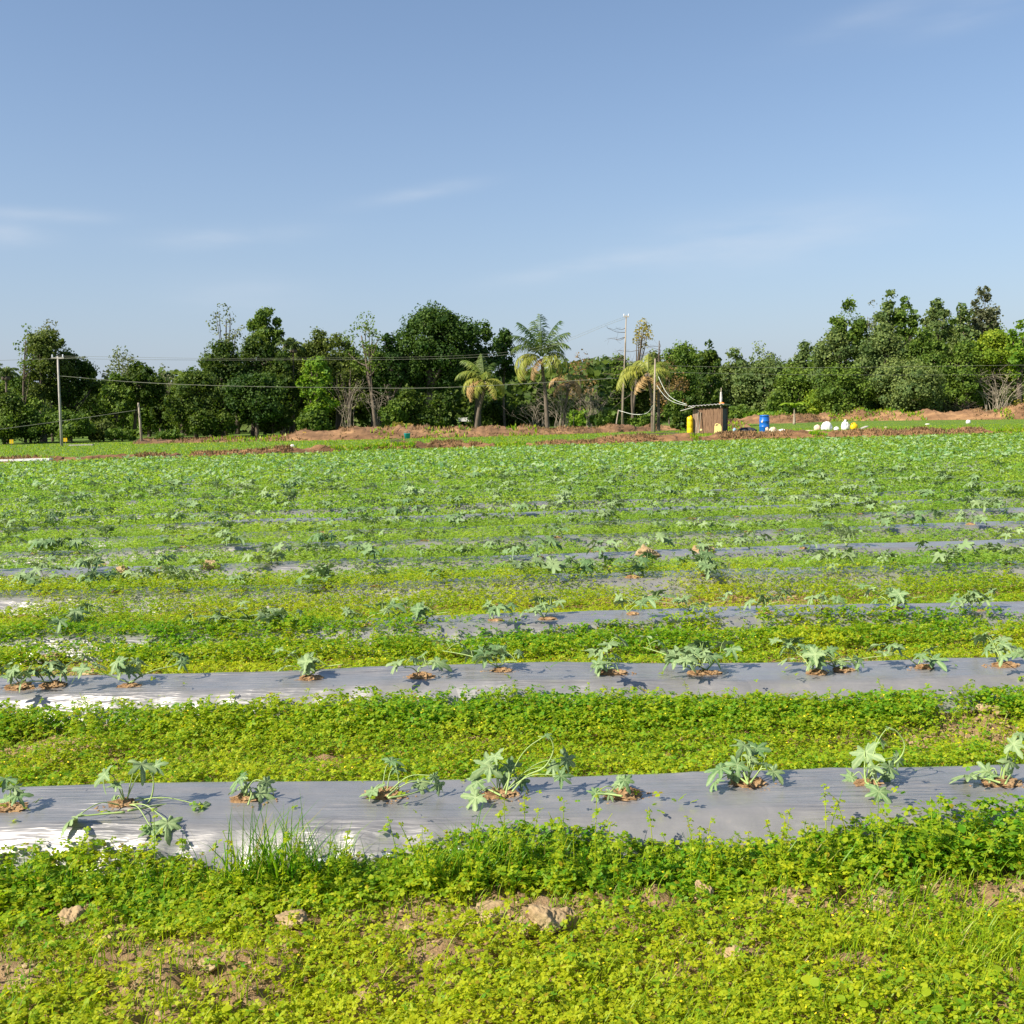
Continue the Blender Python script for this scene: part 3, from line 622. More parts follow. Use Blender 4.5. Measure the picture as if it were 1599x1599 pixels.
def near_plant(idx, spec):
    (bx, by), label, lv, vines, mr = spec
    x, y = ground_at(bx, by, .145); z = tz(x, y)+.03; org = Vector((x, y, z))
    root = tag(empty('watermelon_plant', org), label, 'watermelon plant', PG)
    gv = G()
    def place(px, py, kk=0):
        if py > by-6:
            v = ray(px, py); yy = np.linspace(3.0, 4.4, 500); P = v.x/v.y*yy; zr = CAM_Z+v.z/v.y*yy; hit = np.argmax(zr < terrain(P, yy)+.055)
            return Vector((P[hit], yy[hit], zr[hit]))
        return at_depth(px, py, y+kk)
    for q in vines:
        P = curve([list(place(a, b)-org) for a, b in q], 8); V, F = tube(P, [.0042, .0036, .0026, .0016], 6); gv.add(V, F)
    for k, (px, py, w) in enumerate(lv):
        kk = random.uniform(-.06, .07); p = place(px, py, kk)-org; s = w/1599*(p.y+y)*.57
        out = Vector((p.x, p.y-.25*abs(p.x)-.02, 0)); out = out.normalized() if out.length > .01 else Vector((0, -1, 0))
        nr = Vector((out.x*.5+random.gauss(0, .35)-.1, -.45+random.gauss(0, .40), .8)); hd = Vector((out.x+random.gauss(0, .35), out.y+random.gauss(0, .35), -.25-.3*random.random()))
        o = inst('leaf', ML_ME[(k*5+idx) % 6], root); o.matrix_basis = leaf_matrix(p-hd.normalized()*s*.35, nr, hd, s)
        base = Vector((random.gauss(0, .006), random.gauss(0, .006), -.01)); e = p-hd.normalized()*s*.35
        mid = (base+e)*.5+Vector((0, 0, .03+.25*max(0, e.z)*.3)); P = curve([list(base), list(mid), list(e)], 6); V, F = tube(P, [.003, .002, .0018], 5); gv.add(V, F)
    gv.obj('vine', M['vine'], root, True)
    soil_mound(x, y-.004, mr, 11+idx*7, 'dug orange soil in the planting hole of the %s plant of the nearest bed' % ORD[idx])
for k, spec in enumerate(NEAR): near_plant(k, spec)

def gen_plant(seed, nl, spread, hgt):
    r = random.Random(seed); L = []; ctl = [[(0, 0, -.01), (r.gauss(0, .03), r.gauss(0, .02), hgt*.55), (r.gauss(0, .05), r.gauss(0, .03), hgt)]]
    a = r.uniform(-.5, .5)+(PI if r.random() < .5 else 0)
    for _ in range(2 if nl > 9 else 1):
      a += r.uniform(1.6, 3.4) if _ else 0
      ctl.append([(0, 0, 0), (math.cos(a)*spread*.5, math.sin(a)*spread*.2, .05), (math.cos(a)*spread*1.05, math.sin(a)*spread*.4, .07)])
    for k in range(nl):
        c = r.choice(ctl); t = r.uniform(.25, 1); p = Vector(c[1]).lerp(Vector(c[2]), t) if t > .5 else Vector(c[0]).lerp(Vector(c[1]), t*2)
        a = r.uniform(0, 2*PI); d = Vector((math.cos(a), math.sin(a), 0)); e = p+d*r.uniform(.03, .10)+Vector((0, 0, r.uniform(.02, .07)))
        e.z = max(e.z, .03)
        L.append((p, e, Vector((d.x*.45+r.gauss(0, .35)-.05, d.y*.45-.2+r.gauss(0, .38), 1)), Vector((d.x, d.y, -.3)), r.uniform(.050, .088), r.randrange(6)))
    return ctl, L
def vine_geo(g, ctl, L, seg=5):
    for c in ctl: V, F = tube(curve(c, 5), [.004, .003, .002], seg); g.add(V, F, .2)
    for (p, e, n, h, s, v) in L: V, F = tube(curve([list(p), list((p+e)*.5+Vector((0, 0, .015))), list(e)], 3), .0018, 4, False); g.add(V, F, .2)
protos = []
for k in range(6):
    ctl, L = gen_plant(100+k, [7, 10, 13, 6, 12, 17][k], [.14, .20, .28, .12, .22, .34][k], [.05, .07, .06, .05, .08, .07][k])
    gv = G(); vine_geo(gv, ctl, L); me = gv.mesh('vine', True); me.materials.append(M['vine']); protos.append((me, L))
def part_plant(x, y, k, rz, sc, label):
    root = tag(empty('watermelon_plant', (x, y, tz(x, y)+.03), rz), label, 'watermelon plant', PG); root.scale = (sc,)*3
    me, L = protos[k]; inst('vine', me, root)
    for (p, e, n, h, s, v) in L: o = inst('leaf', ML_ME[v], root); o.matrix_basis = leaf_matrix(e, n, h, s)
ROWW = ['nearest', 'second', 'third', 'fourth', 'fifth', 'sixth', 'seventh', 'eighth', 'ninth', 'tenth', 'eleventh', 'twelfth', 'thirteenth']
SIZEW = {0: 'small', 1: 'medium', 2: 'spreading', 3: 'little', 4: 'leafy', 5: 'large sprawling'}
PX2 = [(12, 1088), (72, 1082), (198, 1078), (478, 1070), (655, 1066), (778, 1064), (950, 1062), (1085, 1060), (1112, 1066), (1270, 1054), (1325, 1062), (1440, 1050), (1572, 1050)]
K2 = [3, 5, 4, 1, 0, 5, 2, 5, 4, 1, 2, 0, 4]
PX3 = [(95, 1000), (335, 990), (430, 986), (560, 986), (655, 978), (770, 978), (850, 974), (985, 970), (1088, 975), (1190, 965), (1290, 961), (1395, 955), (1510, 950)]
K3 = [4, 2, 5, 0, 1, 0, 4, 0, 2, 3, 0, 1, 5]
nplants = len(NEAR)
for r_, PXL, KK in ((1, PX2, K2), (2, PX3, K3)):
    for k, (px, py) in enumerate(PXL):
        x, y = ground_at(px, py, .13); y = float(row_y(r_, x))+random.uniform(-.06, .06)
        lab = '%s watermelon plant, %s from the left on the %s bed back' % (SIZEW[KK[k]], ORD[k], ROWW[r_])
        part_plant(x, y, KK[k], random.uniform(0, 6.28), random.uniform(.95, 1.15), lab); nplants += 1
        if KK[k] != 2 or r_ == 1: soil_mound(x+.02, y-.05, .06, 31+k*5+r_, 'orange soil mound under the %s plant from the left on the %s bed' % (ORD[k], ROWW[r_]), r_ == 1)
# joined plants for the beds farther back
def joined(seed, nl, spread, hgt, far=False):
    ctl, L = gen_plant(seed, nl, spread, hgt); g = G(); vine_geo(g, ctl, L, 4)
    for (p, e, n, h, s, v) in L:
        V, F, T = ML[v]; m = np.array(leaf_matrix(e, n, h, s*(1.15 if far else 1)))
        nA = 96
        if far:     # outline only, fewer points
            q = np.arange(0, nA, 2); V2 = np.concatenate([V[:1], V[1+3*nA+q]]); a = np.arange(len(q)); F = np.stack([0*a, 1+a, 1+(a+1) % len(q)], 1); V = V2; T = .5
        g.add(V@m[:3, :3].T+m[:3, 3], F, T)
    me = g.mesh('watermelon_plant', True); me.materials.append(M['melon']); return me
JP = [joined(200+k, 9+k, .16+.025*k, .08+.006*k, True) for k in range(8)]
r_ = 3
while nplants < 292 and r_ < NFILM:
    a, b_ = ROWS[r_]; L = .505*a; n = max(3, int(2*L/.5)); xs = np.linspace(-L, L, n)+rng.uniform(-.12, .12, n); c = 0
    for x in xs:
        if nplants >= 298: break
        if rng.random() < .10: continue
        y = float(row_y(r_, x))+rng.uniform(-.08, .08); k = rng.integers(8)
        o = inst('watermelon_plant', JP[k]); o.location = (x, y, tz(x, y)+.03); o.rotation_euler = (0, 0, rng.uniform(0, 6.28)); sc = rng.uniform(.75, 1.3); o.scale = (sc,)*3
        w = 'small' if sc < 1.02 else 'medium' if sc < 1.25 else 'large'
        tag(o, '%s blue-green watermelon plant, %s from the left on the %s bed back' % (w, ORD[c] if c < 30 else 'last', ROWW[r_]), 'watermelon plant', PG); nplants += 1; c += 1
        if r_ < 7 and rng.random() < .6: soil_mound(x+.02, y-.07, .06, 301+c*3+r_*7, 'orange soil mound at the %s plant from the left on the %s bed' % (ORD[c-1], ROWW[r_]), False)
    lastx = xs[-1]; r_ += 1
r0 = r_; print('plants', nplants, 'rows to', r0)
# the plants beyond, too many to count
g = G()
for r_ in range(r0, NFILM):
    a, b_ = ROWS[r_]; L = .60*a+1.2; n = int(2*L/.42); xs = np.linspace(-L, L, n)+rng.uniform(-.15, .15, n)
    for x in xs:
        y = float(row_y(r_, x))+rng.uniform(-.25, .25)
        if y > edge_y(x)-.6: continue
        m = rng.integers(9, 17); P = np.stack([rng.normal(x, .20, m), rng.normal(y, .20, m), .12+rng.uniform(.02, .20, m)], 1)
        nr = rand_n(m, .7); nr[:, 1] -= .4; hd = rng.uniform(0, 6.28, m); s = rng.uniform(.055, .12, m); tn = rng.uniform(0, 1, m)
        for q in (-.8, 0, .8): leaves(g, P, nr, hd+q, s, KITE, tn, .1, .55)
tag(g.obj('watermelon_crop', M['melon_far']), 'blue-green watermelon plants filling the far half of the field', 'crop', kind='stuff')

# ------------------------------------------------------------------ banks and far ground
def pt(px, py, z): return ground_at(px, py, z)
def bank(name, base, top, depth, mat, label, amp, seed, n=420, z0=.0):
    """a bund: base line and crest line given along its length"""
    b = np.array([pt(px, py, z0) for px, py in base]); xs = np.linspace(b[0, 0]-(b[1, 0]-b[0, 0])*1.3, b[-1, 0]+abs(b[-1, 0]-b[-2, 0])*.9, n)
    def ex(xq, xa, ya): return np.interp(xq, xa, ya)
    yb = ex(xs, b[:, 0], b[:, 1]); yb = np.convolve(np.pad(yb, 12, 'edge'), np.ones(25)/25, 'valid')
    H = []; tx = []
    for px, py in top:
        q = at_depth(px, py, float(np.interp(pt(px, py, .3)[0], b[:, 0], b[:, 1]))+.6); H.append(max(.12, q.z)); tx.append(q.x)
    Hx = np.interp(xs, tx, H); Hx = np.convolve(np.pad(Hx, 5, 'edge'), np.ones(11)/11, 'valid')
    Hx = Hx*(1+amp*(fbm(xs*.9, xs*0, seed, 4)-.5))
    prof = [(0, -.12), (.05, .0), (.16, .42), (.30, .78), (.45, .97), (.6, 1.0), (.78, .85), (.92, .4), (1, -.1)]
    NP = 26; f = np.linspace(0, 1, NP); pz = np.interp(f, *zip(*prof))
    XX = np.repeat(xs[None], NP, 0); yb = yb+.5*(fbm(xs*.7, xs*0, seed+4, 4)-.5)
    YY = yb[None]+f[:, None]*depth; ZZ = z0+pz[:, None]*(Hx[None]-z0)
    rough = (fbm(XX*2.6, YY*3.5+ZZ*4, seed+9, 4)-.5); ZZ = ZZ+rough*.42*amp*np.clip(pz[:, None], 0, 1); YY = YY+rough*.5*amp
    XX = XX+(fbm(XX*3, ZZ*5+YY*2, seed+12, 3)-.5)*.25
    g = G(); i = np.arange(NP-1)[:, None]*n; j = np.arange(n-1)[None]
    g.add(np.stack([XX.ravel(), YY.ravel(), ZZ.ravel()], 1), np.stack([i+j, i+j+1, i+j+1+n, i+j+n], -1).reshape(-1, 4))
    tag(g.obj(name, mat, smooth=False), label, 'bank', kind='structure'); return xs, yb, Hx
B1 = bank('earth_bank', [(0, 731), (200, 723), (400, 718), (600, 709), (800, 703), (1000, 697), (1200, 690), (1599, 684)], [(0, 717), (200, 712), (400, 704), (520, 698), (600, 694), (800, 691), (900, 689), (1000, 681), (1150, 677), (1400, 671), (1599, 670)], 1.7, M['bank'], 'low reddish-brown earth bank at the far edge of the melon field', .75, 3, 700)
B2 = bank('far_earth_bank', [(430, 690), (600, 687), (760, 683), (900, 679), (1040, 673)], [(440, 684), (470, 674), (540, 669), (600, 671), (700, 668), (780, 665), (850, 670), (930, 666), (1040, 664)], 3.5, M['bank_far'], 'sunlit bare earth bank in front of the trees, middle', .75, 23, 420, .12)
B3 = bank('right_earth_bank', [(1160, 662), (1250, 661), (1320, 658), (1450, 657), (1599, 655)], [(1170, 656), (1215, 649), (1260, 647), (1330, 648), (1390, 641), (1480, 643), (1599, 637)], 4.5, M['bank_far'], 'bare earth bank under the right-hand trees', .9, 43, 300, .12)
g = G()    # dry grass and weeds on the first bank and green paddy grass beyond
xs, yb, Hx = B1; n = 5200; k = rng.integers(0, len(xs), n); x = xs[k]+rng.normal(size=n)*.05; f = rng.uniform(.15, .95, n)
def tuftcards(g, x, y, z, s, tone, up=.9, m=3):
    for q in range(m):
        a = rng.uniform(0, 6.28, len(x)); nr = np.stack([np.cos(a), np.sin(a), rng.normal(size=len(x))*.15], 1)
        b = np.cross(nr, [0, 0, 1.]); h = s*rng.uniform(.5, 1.2, len(x)); w = s*.16
        P = np.stack([x+rng.normal(size=len(x))*s*.3, y+rng.normal(size=len(x))*s*.3, z-.03], 1)
        tip = P+np.stack([rng.normal(size=len(x))*h*.35, rng.normal(size=len(x))*h*.3, h], 1); mid = (P*.45+tip*.55)
        V = np.stack([P-b*w[:, None]*.6, mid-b*w[:, None], tip, mid+b*w[:, None]], 1)
        g.add(V.reshape(-1, 3), np.arange(len(x)*4).reshape(-1, 4), np.repeat(tone, 4))
zz = np.interp(f, [0, .16, .3, .45, .6, .8, 1], [0, .42, .78, .97, 1, .8, 0])*Hx[k]
patch = fbm(x*.35, x*0+2, 5, 3); kk = (patch < .52)
tuftcards(g, x[kk], (yb[k]+f*1.7)[kk], zz[kk], np.full(kk.sum(), .16), rng.random(kk.sum()))
# dead bush in the middle of the bank, brown
for BX in (B2, B3):
    xs2, yb2, H2 = BX; k2 = rng.integers(0, len(xs2), 1500); f2 = rng.uniform(.02, .9, 1500); q2 = fbm(xs2[k2]*.5, f2*0, 15, 3)+rng.normal(size=1500)*.05 > .5
    z2 = .12+np.interp(f2, [0, .05, .16, .3, .45, .6, .8, 1], [0, 0, .42, .78, .97, 1, .8, 0])*(H2[k2]-.12)
    tuftcards(g, xs2[k2][q2], (yb2[k2]+f2*4)[q2], z2[q2], np.full(q2.sum(), .22), rng.random(q2.sum()))
tag(g.obj('dry_bank_grass', M['dry']), 'dry brown grass growing on the low earth bank', 'dry grass', kind='stuff')
g = G()
kk = (patch > .66)
tuftcards(g, x[kk], (yb[k]+f*1.2-.3)[kk], zz[kk]*.9, np.full(kk.sum(), .17), rng.random(kk.sum()))
# green clumps at the foot of the bank
for (px, w) in [(1010, .5), (960, .4), (1120, .5), (1180, .5), (1300, .5), (1400, .6), (1450, .4), (1530, .5), (1580, .5), (660, .5), (700, .4), (300, .8), (380, .8), (460, .7)]:
    cx, cy = pt(px, 690 if px > 900 else 700, 0); cy = float(np.interp(cx, xs, yb)); x = rng.normal(cx, w, 120); tuftcards(g, x, rng.normal(cy-.2, .15, 120), np.zeros(120), np.full(120, .16), rng.random(120))
n = 52000; x = rng.uniform(-50, 55, n); u = rng.random(n); ey = edge_y(x); y = ey+2.4+u**1.2*36
k = (np.abs(x) < .62*y+3); x, y = x[k], y[k]
tuftcards(g, x, y, terrain(x, y), np.where(y > 68, .07, .11), rng.random(len(x))*.8, m=2)
for BX, m_ in ((B2, 500), (B3, 900)):
    xs2, yb2, H2 = BX; k2 = rng.integers(0, len(xs2), m_); f2 = rng.uniform(-.05, .5, m_); q2 = fbm(xs2[k2]*.3, f2*0, 35, 3) > .5
    z2 = .12+np.interp(f2, [-.1, .05, .16, .3, .45, .6], [0, 0, .42, .78, .97, 1])*(H2[k2]-.12)
    tuftcards(g, xs2[k2][q2], (yb2[k2]+f2*4)[q2], z2[q2], np.full(q2.sum(), .3), rng.random(q2.sum()))
tag(g.obj('paddy_grass', M['grass']), 'short bright grass strip between the bank and the trees', 'grass', kind='stuff')

# ------------------------------------------------------------------ trees
TREEMAT = {}
def tmat(key):
    if key in TREEMAT: return TREEMAT[key]
    P = {'dark': ((0.108, 0.155, 0.019), (0.028, 0.063, 0.009)), 'mango': ((0.089, 0.149, 0.024), (0.023, 0.063, 0.01)), 'mid': ((0.165, 0.24, 0.031), (0.059, 0.114, 0.016)), 'bright': ((0.234, 0.333, 0.022), (0.089, 0.19, 0.016)), 'olive': ((0.165, 0.205, 0.04), (0.07, 0.105, 0.02)), 'sparse': ((0.194, 0.22, 0.083), (0.085, 0.116, 0.041)), 'brown': ((0.29, 0.187, 0.07), (0.145, 0.099, 0.037)), 'hazy': ((0.206, 0.256, 0.07), (0.089, 0.144, 0.043)), 'yellow': ((0.363, 0.297, 0.05), (0.182, 0.165, 0.025)), 'greybrown': ((0.2, 0.205, 0.115), (0.1, 0.115, 0.055)), 'lime': ((0.29, 0.352, 0.025), (0.121, 0.209, 0.017))}[key]  # hazy: leaf colours paled to stand in for distance haze
    TREEMAT[key] = leaf_mat(key+'_foliage', P[0], P[1], var=.7, trans=.38, rough=.6, nscale=.5, spec=.2); return TREEMAT[key]
def crown_lobes(cx, cy, cz, rx, ry, rz, n, rl, r):
    """a filled core with clumps of foliage standing on its surface, so the outline stays uneven"""
    out = [(cx, cy, cz, rx*.80, ry*.80, rz*.80)]
    for i in range(n):
        u = r.uniform(-1, 1); a = r.uniform(0, 2*PI); c = math.sqrt(1-u*u); q = (c*math.cos(a), c*math.sin(a), u)
        f = r.uniform(.62, .86); s = rl*r.uniform(.55, 1.15); m = min(rx, rz*1.4)
        out.append((cx+q[0]*rx*f, cy+q[1]*ry*f, cz+q[2]*rz*f, s*m, s*m*.9, s*m*r.uniform(.7, 1.0)))
    return out
def tree(name, px, top, wpx, Y, style, label, cat='tree', bot=.12, nl=None, ls=None, dens=1.0, trunk='bark', lean=0, group='trees at the back of the field', trx=None, rl=.38, open_=0.0, seed=None, visible_trunk=False, basepx=None):
    seed = seed or (int(px*7+top) % 9973); r = random.Random(seed)
    b = at_depth(px, 660, Y); t = at_depth(px, top, Y); x0 = b.x; z0 = tz(x0, Y)
    if basepx is not None: x0b = at_depth(basepx, 660, Y).x
    else: x0b = x0-lean
    H = t.z-z0; w = wpx/1599*Y; zb = z0+H*bot; cz = (zb+t.z)/2; rz = (t.z-zb)/2; rx = w/2; ry = min(rx*.9, 3.2)
    nl = nl or int(16+rx*rz*1.0); rlx = rl
    lobes = crown_lobes(t.x, Y, cz, rx*.97, ry*.9, rz*.94, nl, rlx, r)
    if open_ > 0: lobes = lobes[1:]
    lobes += [(t.x+r.uniform(-.2, .2)*rx, Y, t.z-min(rx, rz)*.30, min(rx, rz)*.38, min(rx, rz)*.38, min(rx, rz)*.34)]
    ls = ls or .0020*Y
    root = tag(empty(name, (x0b, Y, z0)), label, cat, group); org = np.array([x0b, Y, z0]); g = G()
    for (lx, ly, lz, a, b_, c) in lobes:
        if lz-c < z0+.1: lz = z0+.1+c*.8
        area = 4*PI*((a*b_+b_*c+a*c)/3); m = int(area*dens*1.25/(ls*ls)*(.55 if open_ == 0 else .30*(1-open_)))+8
        d = rng.normal(size=(m, 3)); d /= np.linalg.norm(d, axis=1)[:, None]
        rad = rng.uniform(.70, 1.04, m)+(rng.random(m) < .12)*rng.uniform(0, .22, m)
        rad = rad*(1+.30*(n3(d*2.2+lx, seed % 50)-.5)*2)
        P = np.array([lx, ly, lz])+d*rad[:, None]*np.array([a, b_, c]); P[:, 2] = np.maximum(P[:, 2], z0+.05)
        nr = d+rng.normal(size=(m, 3))*.55; leaves(g, P-org, nr, rng.uniform(0, 6.28, m), ls*rng.uniform(.6, 1.3, m), KITE, rng.uniform(.0, .8)+rng.normal(size=m)*.1, .1, 1.1)
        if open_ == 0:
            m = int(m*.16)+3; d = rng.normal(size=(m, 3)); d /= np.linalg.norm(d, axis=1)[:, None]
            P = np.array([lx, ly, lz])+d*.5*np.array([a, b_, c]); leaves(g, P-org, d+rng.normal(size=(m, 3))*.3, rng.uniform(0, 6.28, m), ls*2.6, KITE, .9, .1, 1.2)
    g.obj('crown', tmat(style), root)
    gt = G(); tr = trx or max(.06, (.028 if bot < .4 and open_ < .3 else .011)*H)
    tp = np.array([t.x-x0b, 0, (cz-z0)+rz*.35]); mid = np.array([(t.x-x0b)*.4+r.uniform(-.15, .15)*H*.1, r.uniform(-.1, .1), (cz-z0)*.55])
    P = curve([[0, 0, -.3], mid, tp], 6); V, F = tube(P, [tr*1.3, tr, tr*.75, tr*.35], 8); gt.add(V, F)
    for q in range(min(9, len(lobes))):
        l = lobes[q]; e = np.array([l[0]-x0b, l[1]-Y, l[2]-z0]); f = r.uniform(.35, .8); i0 = int(f*(len(P)-1)); s0 = P[i0]
        m2 = (s0+e)/2+np.array([0, 0, -.06*H*.3]); V, F = tube(curve([s0, m2, e], 4), [tr*.45, tr*.3, tr*.12], 5); gt.add(V, F)
        for w_ in range(3):
            d = rng.normal(size=3); d /= np.linalg.norm(d); e2 = e+d*np.array(l[3:])*.8; V, F = tube(curve([m2, e, e2], 3), [tr*.2, tr*.05], 4); gt.add(V, F)
    gt.obj('trunk', M[trunk], root, True)
    return root
def bush(px, top, wpx, Y, style, label, **k):
    if px > 1150: Y += 13
    k.setdefault('bot', 0.0); k.setdefault('group', 'bushes at the foot of the trees'); k.setdefault('rl', .42)
    return tree('bush', px, top, wpx, Y, style, label, cat='bush', **k)

# left cluster
tree('broadleaf_tree', -25, 560, 90, 74, 'dark', 'dark tree cut by the left edge of the picture', bot=.1)
tree('broadleaf_tree', 66, 512, 96, 77, 'olive', 'tall vine-covered olive tree behind the wooden power pole', bot=.30, rl=.36)
tree('broadleaf_tree', 105, 545, 90, 79, 'dark', 'dark round crown leaning right of the tall vine-covered olive tree', bot=.15)
tree('broadleaf_tree', 38, 505, 38, 76, 'mid', 'small light tuft of crown at the top left of the olive tree', bot=.55, open_=.25, rl=.5)
tree('broadleaf_tree', 80, 497, 50, 78, 'greybrown', 'feathery grey-brown crown rising above the vine-covered olive tree', bot=.55, open_=.35, rl=.45)
bush(45, 622, 150, 72, 'mid', 'wide mid-green bush at the foot of the leftmost trees')
bush(110, 640, 90, 71, 'mid', 'bush right behind the foot of the wooden pole')
bush(5, 615, 80, 70.5, 'dark', 'dark bush in the lower left corner of the tree line')
tree('broadleaf_tree', 190, 541, 62, 80, 'sparse', 'thin pale-topped tree between the two left clumps', bot=.45, open_=.1, rl=.42)
tree('broadleaf_tree', 178, 580, 70, 78, 'mid', 'mid-green tree below the pale-topped crown', bot=.1)
tree('broadleaf_tree', 218, 563, 72, 79, 'dark', 'dark-crowned tree with a bare slim trunk near the short pole', bot=.35, basepx=207, trx=.13)
tree('broadleaf_tree', 250, 590, 40, 84, 'dark', 'narrow dark tree at the gap beside the large dark clump', bot=.0)
tree('bare_tree', 258, 566, 34, 86, 'greybrown', 'thin nearly bare brown tree seen in the gap against the sky', bot=.4, open_=.72)
bush(160, 655, 60, 74, 'olive', 'olive bush left of the short pole')
bush(190, 668, 60, 72, 'mid', 'low green shrub at the foot of the short pole')
bush(262, 672, 50, 72, 'mid', 'low pale green shrub right of the short pole')
# centre-left mass
tree('broadleaf_tree', 305, 576, 96, 78, 'dark', 'low rounded dark tree at the left of the large dark clump', bot=.02)
tree('broadleaf_tree', 345, 530, 100, 82, 'dark', 'dark tree forming the left shoulder of the large clump', bot=.08)
tree('broadleaf_tree', 395, 520, 100, 84, 'dark', 'broad dark tree in the middle of the large clump', bot=.10)
tree('broadleaf_tree', 400, 580, 110, 78, 'mango', 'lower dark front tree of the large clump', bot=.18)
tree('broadleaf_tree', 440, 545, 70, 83, 'dark', 'dark tree right of the middle of the large clump', bot=.05)
tree('broadleaf_tree', 352, 474, 58, 88, 'sparse', 'airy grey-green crown standing highest above the large dark clump', bot=.62, open_=.48, rl=.36)
tree('broadleaf_tree', 413, 479, 56, 87, 'mid', 'round mid-green crown above the large dark clump', bot=.58, rl=.45)
tree('broadleaf_tree', 490, 513, 76, 86, 'olive', 'flat-topped olive tree behind the bright green tree', bot=.2)
tree('broadleaf_tree', 494, 556, 66, 77, 'bright', 'bright green tree standing out in front of the dark clump', bot=.18, trx=.14, rl=.34)
bush(490, 640, 60, 76, 'mid', 'green bush below the bright green tree')
tree('broadleaf_tree', 563, 488, 78, 84, 'mid', 'tall loose-crowned tree with sky showing through, left of the round mango', bot=.42, open_=.10, trx=.15, rl=.32, basepx=588)
tree('broadleaf_tree', 545, 560, 60, 85, 'olive', 'thin olive tree among bare stems left of the round mango', bot=.15, open_=.1)
tree('broadleaf_tree', 425, 625, 60, 79, 'dark', 'small dark tree in the shade at the right foot of the clump', bot=.1)
bush(330, 640, 90, 76, 'dark', 'dark bush at the front foot of the large clump')
tree('broadleaf_tree', 528, 520, 80, 90, 'olive', 'olive tree filling the gap right of the flat-topped one', bot=.1)
tree('broadleaf_tree', 582, 535, 70, 92, 'mid', 'mid-green tree behind the loose-crowned one', bot=.1)
tree('broadleaf_tree', 283, 598, 70, 76, 'dark', 'lowest rounded dark crown at the left end of the large clump', bot=.0)
tree('broadleaf_tree', 330, 552, 80, 85, 'dark', 'dark crown between the low rounded one and the left shoulder', bot=.05)
tree('broadleaf_tree', 455, 528, 60, 88, 'dark', 'dark crown behind the areca palms', bot=.1)
tree('broadleaf_tree', 232, 588, 100, 90, 'mid', 'green tree filling the dip behind the short post', bot=0)
tree('broadleaf_tree', 15, 575, 80, 88, 'mid', 'green tree behind the dark tree at the left edge', bot=0)
tree('broadleaf_tree', 500, 545, 110, 94, 'dark', 'dark tree behind the bright green one', bot=.05)
tree('broadleaf_tree', 140, 575, 50, 84, 'dark', 'narrow dark tree left of the pale-topped one', bot=.0)
tree('broadleaf_tree', 165, 592, 90, 95, 'dark', 'dark tree far back between the two left clumps', bot=0)
tree('broadleaf_tree', 205, 578, 80, 95, 'mid', 'green tree far back behind the pale-topped crown', bot=0)
tree('broadleaf_tree', 290, 585, 90, 95, 'mid', 'green tree far back behind the low rounded crowns', bot=0)
tree('broadleaf_tree', 370, 548, 100, 95, 'mid', 'green tree far back behind the left shoulder of the large clump', bot=0)
tree('broadleaf_tree', 425, 540, 90, 95, 'dark', 'dark tree far back behind the round crown', bot=0)
tree('broadleaf_tree', 475, 538, 90, 95, 'olive', 'olive tree far back behind the flat-topped one', bot=0)
tree('broadleaf_tree', 548, 545, 90, 95, 'dark', 'dark tree far back behind the loose-crowned tree', bot=0)
tree('broadleaf_tree', 592, 548, 60, 95, 'mid', 'green tree far back at the left edge of the mango', bot=0)
# the great mango
tree('mango_tree', 672, 473, 150, 86, 'mango', 'largest tree, a round dense dark green mango in the middle', bot=.24, dens=1.3, rl=.30, nl=46, trx=.4)
tree('mango_tree', 610, 520, 62, 85, 'mango', 'dark left flank crown beside the round mango', bot=.25, rl=.4)
tree('mango_tree', 745, 500, 86, 88, 'mango', 'dark crown sloping down at the right of the round mango', bot=.3, rl=.36)
tree('mango_tree', 788, 512, 46, 90, 'mango', 'small dark crown at the far right end of the mango', bot=.45, rl=.42)
bush(640, 605, 70, 80, 'dark', 'dark bush under the left side of the mango', bot=.05)
bush(612, 625, 50, 79, 'mid', 'mid-green bush at the left foot of the mango')
bush(686, 612, 46, 80, 'dark', 'narrow dark bush in front of the mango trunk')
bush(625, 660, 52, 74, 'yellow', 'low yellowish shrub on the bank under the mango')
bush(770, 620, 90, 92, 'dark', 'dark thicket behind the leaning coconut palm')
bush(840, 620, 90, 92, 'dark', 'dark thicket behind the tall coconut palm')
bush(900, 640, 60, 84, 'bright', 'small bright bush right of the tall coconut palm')
# brushwood and distant trees
tree('broadleaf_tree', 905, 548, 60, 96, 'brown', 'rusty half-bare tree right of the tall coconut palm', bot=.1, open_=.50)
tree('broadleaf_tree', 960, 553, 80, 112, 'mid', 'green tree seen between the dead tree and the rusty one', bot=0)
tree('broadleaf_tree', 1020, 548, 80, 114, 'olive', 'olive tree behind the short yellow palm', bot=0)
tree('broadleaf_tree', 880, 560, 70, 110, 'mid', 'green tree behind the tallest coconut palm', bot=0)
tree('broadleaf_tree', 935, 556, 90, 120, 'hazy', 'distant green tree left of the dead tree', bot=0)
tree('broadleaf_tree', 990, 565, 90, 118, 'hazy', 'distant green tree behind the dead tree', bot=0)
tree('broadleaf_tree', 1005, 497, 36, 92, 'yellow', 'small yellow-leaved crown clinging to the right of the dead tree', bot=.70, open_=.35, rl=.45, basepx=985)
tree('broadleaf_tree', 1070, 532, 96, 118, 'mid', 'distant rounded tree left of the dark pointed one', bot=0)
tree('broadleaf_tree', 1045, 560, 70, 100, 'brown', 'brownish twiggy tree behind the yellow palm', bot=.05, open_=.3)
tree('broadleaf_tree', 1104, 545, 58, 80, 'dark', 'dark pointed tree directly above the shed', bot=.12, rl=.40)
tree('broadleaf_tree', 1108, 532, 30, 80.5, 'dark', 'narrow dark tip of the pointed tree above the shed', bot=.5, rl=.5)
